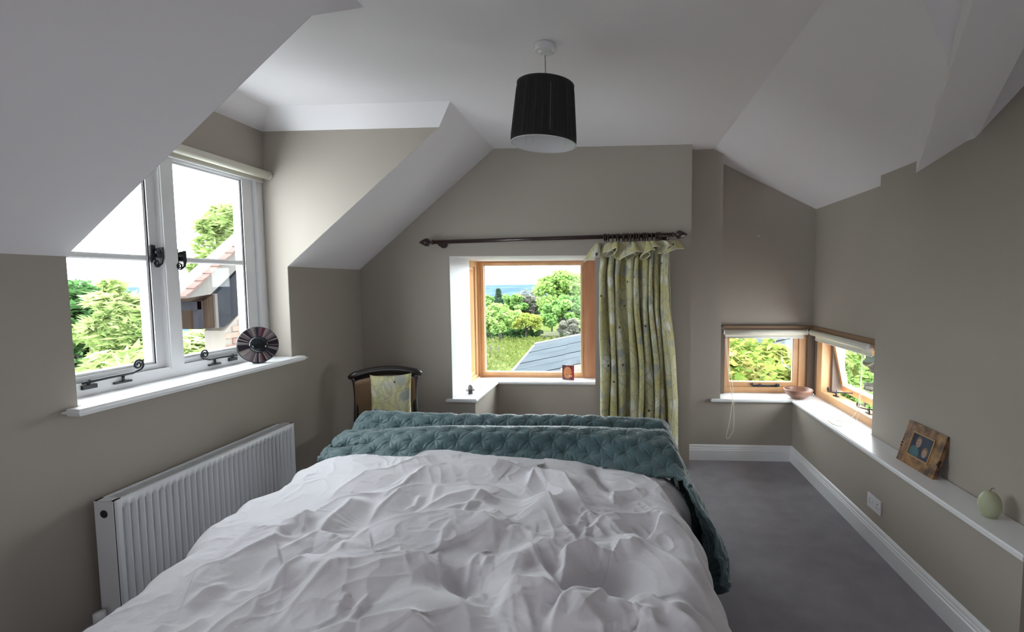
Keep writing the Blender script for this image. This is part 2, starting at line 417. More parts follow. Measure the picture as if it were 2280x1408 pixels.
b.tube([(1.46, y, z), (1.30, y-.004, z+.002), (1.235, y, z)]+spiral((1.225, y, z+.012), .012, .003, -PI/2, -PI/2-PI*2.5, (1, 0, 0), ez_, 18), .0045, 8)
b.tube([(1.23, y+.01, z-.008), (1.46, y+.01, z-.008)], .006, 8); b.box((1.29, y, z-.012), (1.31, 4.51, z+.01)); b.box((1.44, y-.006, z-.01), (1.465, 4.51, z+.012))
b.build('casement_stay', iron_m, W3)

# window 4: oak top-hung sash on the right, propped open outwards
W4 = empty('window_4', kind='structure')
bxo('corner_post', (1.752, 4.405, .541), (1.86, 4.46, 1.12), darkwood_m, W4, bev=.003)
bxo('head', (1.735, 3.30, 1.112), (1.86, 4.47, 1.150), headwood_m, W4, bev=.003)
f = ring(MB(), 'x', 1.753, 1.86, 3.30, 4.404, .542, 1.111, .06, .0, .058, .046)
f.build('frame', oakh_m, W4)
bxo('jamb', (1.754, 4.30, .6), (1.86, 4.403, 1.065), oak_m, W4)
bxo('jamb', (1.83, 4.265, .6), (1.93, 4.30, 1.065), darkwood_m, W4)
# sash in its own frame: origin on the hinge line, z down the sash
SH = empty('sash_pivot', (1.86, 0, 1.065))
SH.parent = W4; SH.name = 'sash_hinge'
s = MB(); ya, yb = 3.365, 4.255; zz = -.455
ring(s, 'x', -.022, .022, ya, yb, zz, 0, .045, .040, .062, .04)
s.box((-.026, ya+.04, zz+.055), (-.012, yb-.04, zz+.068), 1)
so = s.build('sash', [oak_m, white_m], W4)
so.location = (1.835, 0, 1.063); so.rotation_euler = (0, -math.radians(12), 0)
pn = MB().box((-.002, ya+.045, zz+.062), (.003, yb-.045, -.04)).build('pane', glass_m, so)
bpy.data.objects.remove(SH)
for yy, ln in ((4.13, .13), (3.60, .17)):
    b = MB(); x = 1.80; z = .622
    b.tube([(x+.14, yy-.10, z+.02), (x+.05, yy-.04, z+.014), (x-.01, yy, z+.006), (x-.03, yy+ln*.5, z)]+spiral((x-.03, yy+ln*.5, z+.020), .020, .004, -PI/2, -PI/2+PI*3, ey_, ez_, 22), .0048, 8)
    b.tube([(x, yy-.02, .6), (x, yy-.02, z+.03)], .005, 8); b.box((x-.012, yy-.05, .600), (x+.012, yy+.02, .606))
    b.tube([(x-.01, yy-.03, z+.0), (x+.02, yy+.06, z-.008)], .004, 8)
    b.build('casement_stay', iron_m, W4)

# blind cords (part of each blind)
def rel(B, P): return [Vector(p)-B.location for p in P]
def smooth_path(P, n=6):
    P = [Vector(p) for p in P]; out = []
    for i in range(len(P)-1):
        p0 = P[max(i-1, 0)]; p1 = P[i]; p2 = P[i+1]; p3 = P[min(i+2, len(P)-1)]
        for k in range(n):
            t = k/n
            out.append(.5*((2*p1)+(-p0+p2)*t+(2*p0-5*p1+4*p2-p3)*t*t+(-p0+3*p1-3*p2+p3)*t**3))
    return out+[P[-1]]
c = MB()
c.tube(rel(b3, smooth_path([(.972, 4.42, 1.08), (.975, 4.40, .9), (.985, 4.30, .66), (.985, 4.212, .555), (.980, 4.205, .48), (.962, 4.20, .34), (.940, 4.20, .235), (.952, 4.20, .205), (.985, 4.20, .25), (1.000, 4.20, .30), (.998, 4.20, .46), (.992, 4.212, .555), (1.012, 4.30, .62), (.990, 4.40, .86), (.976, 4.42, 1.08)])), .0022, 6)
c.tube(rel(b3, smooth_path([(1.0, 4.207, .53), (.985, 4.207, .50), (1.005, 4.207, .515), (.99, 4.207, .545)])), .0022, 6)
c.build('pull_cord', cord_m, b3)
c = MB()
c.tube(rel(b4, smooth_path([(1.70, 3.50, 1.07), (1.70, 3.505, .80), (1.70, 3.53, .60), (1.68, 3.56, .546), (1.63, 3.57, .545), (1.56, 3.46, .544), (1.52, 3.50, .544), (1.535, 3.62, .544), (1.60, 3.60, .544), (1.64, 3.50, .545), (1.585, 3.50, .545), (1.60, 3.56, .546), (1.66, 3.60, .547), (1.706, 3.57, .62), (1.706, 3.53, .80), (1.704, 3.52, 1.07)])), .0022, 6)
c.build('pull_cord', cord_m, b4)

# ------------------------------------------------------------------ radiator
rad_m = mat('radiator_enamel', (.74, .75, .78), .35)
def radiator():
    y0, y1, z0, z1 = 1.843, 2.975, .09, .660
    R_ = empty('radiator', (-2.1, (y0+y1)/2, 0), label='long white ribbed panel radiator on the left wall under the dormer sill', cat='radiator')
    ox, oy = -2.1, (y0+y1)/2
    ny = 34*8; zs = [z0, z0+.002, z0+.03, z0+.036, z0+.042, z1-.046, z1-.04, z1-.034, z1-.002, z1]
    V = []; F = []
    for i in range(ny+1):
        y = y0+(y1-y0)*i/ny; u = (y-y0-.02)/(y1-y0-.04)*33
        fl = .5+.5*math.cos(2*PI*u); fl = min(1, max(0, (fl-.35)/.45)); fl = fl*fl*(3-2*fl)
        if u < 0 or u > 33: fl = 1
        for j, z in enumerate(zs):
            edge = 1 if (j in (4, 5)) else (.5 if j in (3, 6) else 0)
            dx = -.019*(1-fl)*edge
            if j in (0, 9): dx -= .012
            if i in (0, ny): dx -= .006
            V.append((-2.05+dx-ox, y-oy, z))
    n = len(zs)
    for i in range(ny):
        for j in range(n-1): F.append((i*n+j, (i+1)*n+j, (i+1)*n+j+1, i*n+j+1))
    mesh('front_panel', V, F, rad_m, R_, True)
    MB().box((-2.135-ox, y0+.01-oy, z0), (-2.125-ox, y1-.01-oy, z1-.01)).build('rear_panel', rad_m, R_)
    for yy, s in ((y0, -1), (y1, 1)):
        sp = MB().box((-2.142-ox, yy-.004*(1+s)/2*0-oy, z0), (-2.058-ox, yy+s*.004-oy, z1-.002), bev=.0015)
        so_ = sp.build('side_panel', rad_m, R_)
        hole = MB().lathe([(.0, 0), (.015, 0), (.017, .0015), (.015, .003), (.0, .003)], 20, axis='y')
        hole.build('grommet', mat('dark_rubber', (.02, .02, .022), .6), so_, loc=(-2.10-ox, yy+s*.004-.0015-oy, z1-.055))
    g = MB()
    k = 90
    for i in range(k):
        yy = y0+.03+(y1-y0-.06)*i/(k-1)
        g.box((-2.130-ox, yy-.0022-oy, z1-.016), (-2.068-ox, yy+.0022-oy, z1-.004))
    gr = MB().box((-2.142-ox, y0-oy, z1-.012), (-2.130-ox, y1-oy, z1)).box((-2.068-ox, y0-oy, z1-.012), (-2.056-ox, y1-oy, z1)).box((-2.142-ox, y0-oy, z1-.012), (-2.056-ox, y0+.03-oy, z1)).box((-2.142-ox, y1-.03-oy, z1-.012), (-2.056-ox, y1-oy, z1)).build('top_grille', rad_m, R_)
    g.build('slat', rad_m, gr, kind='stuff')
    MB().box((-2.124-ox, y0+.012-oy, z0+.02), (-2.075-ox, y1-.012-oy, z1-.024)).build('shade_core', mat('shadowed_core', (.06, .06, .065), .8), R_)  # near-black box: shade inside the radiator, put in as colour below the slats
    v = MB().tube([(0, -.02, 0), (0, .03, 0)], .010, 12).tube([(0, .03, -.035), (0, .03, .03)], .013, 12).tube([(0, .03, .03), (0, .03, .055)], .018, 14)
    vo = v.build('valve', white_m, R_, loc=(-2.1-ox, y1+.02-oy, .19))
    MB().tube([(0, 0, 0), (0, 0, -.17)], .0075, 10).build('pipe', mat('copper_pipe_painted', (.7, .7, .7), .4), vo, loc=(0, .03, -.02))
    MB().tube([(-2.14-ox, y1+.03-oy, .33), (-2.1-ox, y1+.03-oy, .33)], .014, 12).build('vent_key', white_m, R_)
    v2 = MB().tube([(0, .02, 0), (0, -.03, 0)], .010, 12).tube([(0, -.03, -.12), (0, -.03, .03)], .012, 12).tube([(0, -.03, .03), (0, -.03, .075)], .02, 14)
    v2.build('valve', white_m, R_, loc=(-2.1-ox, y0-.02-oy, .14))
radiator()

# ------------------------------------------------------------------ curtain pole, rings, curtain
pole_m = mat('dark_mahogany', (.022, .010, .010), .32, noise=(9, (.035, .014, .012), 4, (.15, 1, 1)), coat=.3)
PP = empty('curtain_pole', (-.52, 4.0, 1.885), label='dark mahogany curtain pole with arrowhead finials above the bay', cat='curtain pole')
xa, xb_ = -1.495, .445; za, zb = -.008, .034
def pz(x): return za+(zb-za)*(x-xa)/(xb_-xa)
px_ = -.52
MB().tube([(xa-px_, 0, za), (xb_-px_, 0, zb)], .0165, 20).build('rod', pole_m, PP)
fin = [(.0, 0), (.017, .0), (.021, .006), (.021, .012), (.014, .018), (.010, .024), (.012, .030), (.026, .036), (.033, .048), (.034, .058), (.028, .075), (.014, .102), (.001, .122)]
MB().lathe([(r, -h) for r, h in fin], 24, axis='x').build('finial', pole_m, PP, loc=(xa-px_, 0, za))
MB().lathe(fin, 24, axis='x').build('finial', pole_m, PP, loc=(xb_-px_, 0, zb))
for x in (-1.44, .40):
    b = MB().lathe([(.0, .0), (.033, .0), (.033, .012), (.02, .02), (.012, .03), (.012, .075), (.022, .08), (.022, .086)], 20, axis='y')
    V2 = MB().tube([(0, 0, -.02), (0, -.0, -.034)], .024, 16)
    o = b.build('bracket', pole_m, PP, loc=(x-px_, Y1-4.0, pz(x)-.012)); o.rotation_euler = (0, 0, PI)
CU = empty('curtain', (.17, 3.99, 1.86), label='floral olive and grey curtain with a ruffled heading, drawn back right of the bay window', cat='curtain')
def fabric_material(name, scale=1.0):
    m = bpy.data.materials.new(name); m.use_nodes = True
    N, L = nodes_of(m.node_tree); b = N['Principled BSDF']; b.inputs['Roughness'].default_value = .9
    b.inputs['Specular IOR Level'].default_value = .15
    uv = N.new('ShaderNodeUVMap'); mp = N.new('ShaderNodeMapping'); mp.inputs['Scale'].default_value = (scale, scale, 1)
    L.new(uv.outputs[0], mp.inputs[0])
    nz = N.new('ShaderNodeTexNoise'); nz.inputs['Scale'].default_value = 7; nz.inputs['Detail'].default_value = 3
    L.new(mp.outputs[0], nz.inputs['Vector'])
    wv = N.new('ShaderNodeVectorMath'); wv.operation = 'MULTIPLY_ADD'; wv.inputs[1].default_value = (.10, .10, 0); L.new(nz.outputs['Color'], wv.inputs[0]); L.new(mp.outputs[0], wv.inputs[2])
    def vor(scl, feat, src):
        v = N.new('ShaderNodeTexVoronoi'); v.feature = feat; v.inputs['Scale'].default_value = scl; L.new(src, v.inputs['Vector']); return v
    def ramp(src, p0, c0, p1, c1, interp='LINEAR'):
        r = N.new('ShaderNodeValToRGB'); r.color_ramp.interpolation = interp
        r.color_ramp.elements[0].position = p0; r.color_ramp.elements[0].color = (*c0, 1)
        r.color_ramp.elements[1].position = p1; r.color_ramp.elements[1].color = (*c1, 1); L.new(src, r.inputs[0]); return r
    def mix(fac, a, b_):
        x = N.new('ShaderNodeMix'); x.data_type = 'RGBA'; L.new(fac, x.inputs[0])
        for s_, i in ((a, 6), (b_, 7)):
            if isinstance(s_, tuple): x.inputs[i].default_value = (*s_, 1)
            else: L.new(s_, x.inputs[i])
        return x.outputs[2]
    n2 = N.new('ShaderNodeTexNoise'); n2.inputs['Scale'].default_value = 3.2; n2.inputs['Detail'].default_value = 2; L.new(mp.outputs[0], n2.inputs['Vector'])
    base = ramp(n2.outputs[0], .35, (.50, .45, .20), .65, (.56, .54, .37)).outputs[0]
    f1 = vor(9, 'F1', wv.outputs[0]); petal = ramp(f1.outputs['Distance'], .32, (1, 1, 1), .50, (0, 0, 0))
    sepc = N.new('ShaderNodeSeparateColor'); L.new(f1.outputs['Color'], sepc.inputs[0])
    pick = ramp(sepc.outputs[0], .45, (0, 0, 0), .5, (1, 1, 1), 'CONSTANT')
    mm = N.new('ShaderNodeMath'); mm.operation = 'MULTIPLY'; L.new(petal.outputs[0], mm.inputs[0]); L.new(pick.outputs[0], mm.inputs[1])
    c = mix(mm.outputs[0], base, (.66, .65, .58))
    pick2 = ramp(sepc.outputs[1], .62, (0, 0, 0), .66, (1, 1, 1), 'CONSTANT')
    m2 = N.new('ShaderNodeMath'); m2.operation = 'MULTIPLY'; L.new(petal.outputs[0], m2.inputs[0]); L.new(pick2.outputs[0], m2.inputs[1])
    c = mix(m2.outputs[0], c, (.33, .34, .31))
    ed = vor(9, 'DISTANCE_TO_EDGE', wv.outputs[0]); ln = ramp(ed.outputs['Distance'], .02, (.55, .55, .55), .05, (0, 0, 0))
    c = mix(ln.outputs[0], c, (.30, .30, .22))
    w2 = N.new('ShaderNodeTexWave'); w2.inputs['Scale'].default_value = 7; w2.inputs['Distortion'].default_value = 14; w2.inputs['Detail'].default_value = 2
    L.new(wv.outputs[0], w2.inputs['Vector']); ln2 = ramp(w2.outputs['Fac'], .04, (.6, .6, .6), .12, (0, 0, 0))
    c = mix(ln2.outputs[0], c, (.34, .34, .25))
    dt = vor(11, 'F1', mp.outputs[0]); dd = ramp(dt.outputs['Distance'], .09, (1, 1, 1), .12, (0, 0, 0))
    sp2 = N.new('ShaderNodeSeparateColor'); L.new(dt.outputs['Color'], sp2.inputs[0]); pk3 = ramp(sp2.outputs[2], .60, (0, 0, 0), .62, (1, 1, 1), 'CONSTANT')
    m3 = N.new('ShaderNodeMath'); m3.operation = 'MULTIPLY'; L.new(dd.outputs[0], m3.inputs[0]); L.new(pk3.outputs[0], m3.inputs[1])
    c = mix(m3.outputs[0], c, (.07, .05, .03))
    L.new(c, b.inputs['Base Color'])
    bz = N.new('ShaderNodeTexNoise'); bz.inputs['Scale'].default_value = 30; L.new(mp.outputs[0], bz.inputs['Vector'])
    bp = N.new('ShaderNodeBump'); bp.inputs['Strength'].default_value = .25; bp.inputs['Distance'].default_value = .003; L.new(bz.outputs[0], bp.inputs['Height']); L.new(bp.outputs[0], b.inputs['Normal'])
    return m
fab_m = fabric_material('floral_curtain_fabric'); piping_m = mat('pale_piping', (.62, .60, .44), .8)
def grid_mesh(name, P, UV, m, parent, solid=0):
    nu, nv = P.shape[0], P.shape[1]
    V = P.reshape(-1, 3); F = [(i*nv+j, (i+1)*nv+j, (i+1)*nv+j+1, i*nv+j+1) for i in range(nu-1) for j in range(nv-1)]
    o = mesh(name, V, F, m, parent, True)
    if UV is not None:
        l = o.data.uv_layers.new(name='UVMap'); q = UV.reshape(-1, 2)
        idx = np.zeros(len(o.data.loops), dtype=np.int32); o.data.loops.foreach_get('vertex_index', idx)
        l.data.foreach_set('uv', q[idx].ravel().astype(np.float32))
    if solid:
        md = o.modifiers.new('thickness', 'SOLIDIFY'); md.thickness = solid; md.offset = 0
    return o
def curtain():
    nu, nv = 420, 60
    u = np.linspace(0, 1, nu)[:, None]; v = np.linspace(0, 1, nv)[None, :]
    xl = -.125+.02*np.clip(v*2, 0, 1)-.0*v+.0*v; xl = np.interp(v, [0, .12, .35, .55, .75, 1], [-.115, -.142, -.135, -.120, -.135, -.125])
    xr = np.interp(v, [0, .1, .28, .5, .7, 1], [.435, .435, .440, .490, .515, .505])
    ph = u*13+.35*np.sin(u*9.1)+.25*np.sin(u*23+1.3)+.10*np.sin(v*4+u*7)
    wv = np.sin(2*PI*ph*.72); sharp = np.sign(wv)*np.abs(wv)**.7
    amp = (.022+.016*np.sin(u*17+2)**2)*(1+.5*v)
    xx = xl+(xr-xl)*(u+.020*np.cos(2*PI*ph*.72)*(.6+.4*v)*1)+.006*np.sin(v*9+u*30)
    yy = -.01+amp*sharp+.004*np.sin(v*13+u*40)+0*v
    right = np.clip((u-.90)/.08, 0, 1); yy = yy+right*.035*np.clip(v*3, 0, 1)
    zz = -.035-(1.80)*v+0*u
    P = np.stack([xx-.17, yy+0*xx, zz+0*xx], -1)
    d = np.sqrt(np.diff(P[:, 30, 0])**2+np.diff(P[:, 30, 1])**2); s = np.concatenate([[0], np.cumsum(d)])
    UV = np.stack([np.repeat(s[:, None], nv, 1), np.repeat((1-v)*1.8, nu, 0)], -1)
    grid_mesh('drape', P, UV, fab_m, CU, .003)
    MB().tube([tuple(P[0, j]) for j in range(0, nv)], .0032, 6).build('piping', piping_m, CU)
    k = int(nu*.905); MB().tube([tuple(P[k, j]-np.array([0, .008, 0])) for j in range(3, nv)], .003, 6).build('piping', piping_m, CU)
    k = int(nu*.20); MB().tube([tuple(P[nu-1, j]) for j in range(0, nv)], .003, 6).build('piping', piping_m, CU)
    # ruffled heading
    nu, nv = 500, 16
    u = np.linspace(0, 1, nu)[:, None]; v = np.linspace(0, 1, nv)[None, :]
    ph = u*8.5+.55*np.sin(u*11)+.35*np.sin(u*27+1)
    amp = (.010+.050*v**.8)*(.75+.35*np.sin(u*31))
    fl = np.sin(2*PI*ph)
    xx = -.155+(.62)*u-.36*.0+.048*v*np.cos(2*PI*ph+.4)-(1-u)**6*.06*v+u**8*.03*v
    yy = -.045-.035*v+amp*fl-.01
    drop = .060+.045*np.sin(2*PI*ph*.5+.8)**2+.014*np.sin(u*43)+.030*np.exp(-((u-.22)/.05)**2)*0+.05*np.exp(-((u-.02)/.05)**2)+.055*np.exp(-((u-.40)/.05)**2)+.03*np.exp(-((u-.60)/.04)**2)
    zz = -.005-drop*v+.018*np.sin(v*PI)+.012*np.cos(2*PI*ph)*v+.012*u
    P = np.stack([xx-.17+0*zz, yy+0*zz, zz+0*xx], -1)
    d = np.sqrt((np.diff(P[:, -1], axis=0)**2).sum(-1)); s = np.concatenate([[0], np.cumsum(d)])
    UV = np.stack([np.repeat(s[:, None], nv, 1), np.repeat(v*.12, nu, 0)], -1)
    r = grid_mesh('ruffle', P, UV, fab_m, CU, .003)
    MB().tube([tuple(P[i, -1]) for i in range(0, nu, 2)], .0036, 6).build('piping', piping_m, r)
curtain()
ring0 = None; xs_ = [-.112, -.098, -.080, -.045, -.015, .004, .035, .047, .075, .098, .128, .146, .166, .196, .214, .232, .268, .300, .312, .324, .336]
for i, x in enumerate(xs_):
    x = x+.02
    if ring0 is None:
        V = MB(); pts = [(0, .0245*math.cos(a), .0245*math.sin(a)) for a in np.linspace(0, 2*PI, 28, endpoint=False)]
        V.tube(pts, .0052, 8, closed=True); V.tube([(0, 0, -.029), (0, 0, -.044)], .003, 6)
        ring0 = V.build('curtain_ring', pole_m, CU); r = ring0
    else:
        r = ring0.copy(); COL.objects.link(r); r.parent = CU
    r.location = (x-.17, .01, 1.885+pz(x)-1.86-.005); r.rotation_euler = (random.uniform(-.1, .1), 0, random.uniform(-.25, .25))

# ------------------------------------------------------------------ pendant lamp
LP = empty('pendant_lamp', (-.327, 2.35, H), label='black pleated drum pendant shade with white lining, hanging from the flat ceiling', cat='lamp')
MB().lathe([(.0, -.001), (.049, -.001), (.050, -.006), (.0485, -.022), (.046, -.030), (.030, -.034), (.012, -.038), (.007, -.048), (.0, -.048)], 40).build('ceiling_rose', mat('chrome_white_rose', (.72, .72, .74), .18, metal=0, coat=.6), LP)
MB().tube([(0, 0, -.045), (.001, 0, -.12), (.002, 0, -.24)], .0024, 8).build('flex', mat('grey_flex', (.28, .27, .28), .5), LP)
black_m = mat('black_pleated_silk', (.014, .013, .013), .62, sheen=.15)
lin_m = mat('white_shade_lining', (.78, .78, .80), .6)
SHD = empty('shade'); SHD.parent = LP; SHD.location = (.001, 0, -.182); SHD.rotation_euler = (math.radians(0), math.radians(2.6), 0)
n = 720; rt, rb, hh = .130, .153, .268
V = []; F = []
rp = np.array([.0022*math.sin(i*.9)+.0014*math.sin(i*2.17+1)+.0012*math.sin(i*.41) for i in range(n)])
for j in range(9):
    t = j/8; r = rt+(rb-rt)*t
    for i in range(n):
        a = 2*PI*i/n; pin = .25 if j in (0, 8) else 1; rr = r+rp[(i) % n]*pin
        V.append((rr*math.cos(a), rr*math.sin(a), -hh*t))
for j in range(8):
    for i in range(n): F.append((j*n+i, j*n+(i+1) % n, (j+1)*n+(i+1) % n, (j+1)*n+i))
mesh('pleated_cover', V, F, black_m, LP, True, loc=SHD.location, rot=SHD.rotation_euler)
MB().lathe([(rt-.004, -.002), ((rt+rb)/2-.004, -hh/2), (rb-.004, -hh+.001)], 96, cap=False).build('lining', lin_m, LP, loc=SHD.location, rot=SHD.rotation_euler)
_l = LP.children[-1]
MB().tube([(( rb-.001)*math.cos(a), (rb-.001)*math.sin(a), -hh) for a in np.linspace(0, 2*PI, 96, endpoint=False)], .0022, 6, closed=True).build('bottom_rim', lin_m, LP, loc=SHD.location, rot=SHD.rotation_euler)
MB().tube([((rt+.001)*math.cos(a), (rt+.001)*math.sin(a), 0) for a in np.linspace(0, 2*PI, 96, endpoint=False)], .0032, 6, closed=True).build('top_trim', black_m, LP, loc=SHD.location, rot=SHD.rotation_euler)
b = MB()
for k in range(3):
    a = 2*PI*k/3+.4; b.tube([(.018*math.cos(a), .018*math.sin(a), -.055), (.12*math.cos(a), .12*math.sin(a), -.004)], .0016, 6)
b.tube([(.02*math.cos(a), .02*math.sin(a), -.055) for a in np.linspace(0, 2*PI, 24, endpoint=False)], .0018, 6, closed=True)
b.build('spider', mat('white_wire', (.7, .7, .7), .4), LP, loc=SHD.location, rot=SHD.rotation_euler)
MB().lathe([(.0, .0), (.014, .0), (.019, -.01), (.019, -.05), (.016, -.055), (0, -.055)], 20).build('lamp_holder', white_m, LP, loc=(.002, 0, -.20))
MB().lathe([(0, 0), (.013, 0), (.014, -.015), (.026, -.04), (.029, -.06), (.022, -.08), (.0, -.09)], 20).build('bulb', mat('opal_bulb', (.85, .85, .82), .2), LP, loc=(.003, 0, -.25))
bpy.data.objects.remove(SHD)
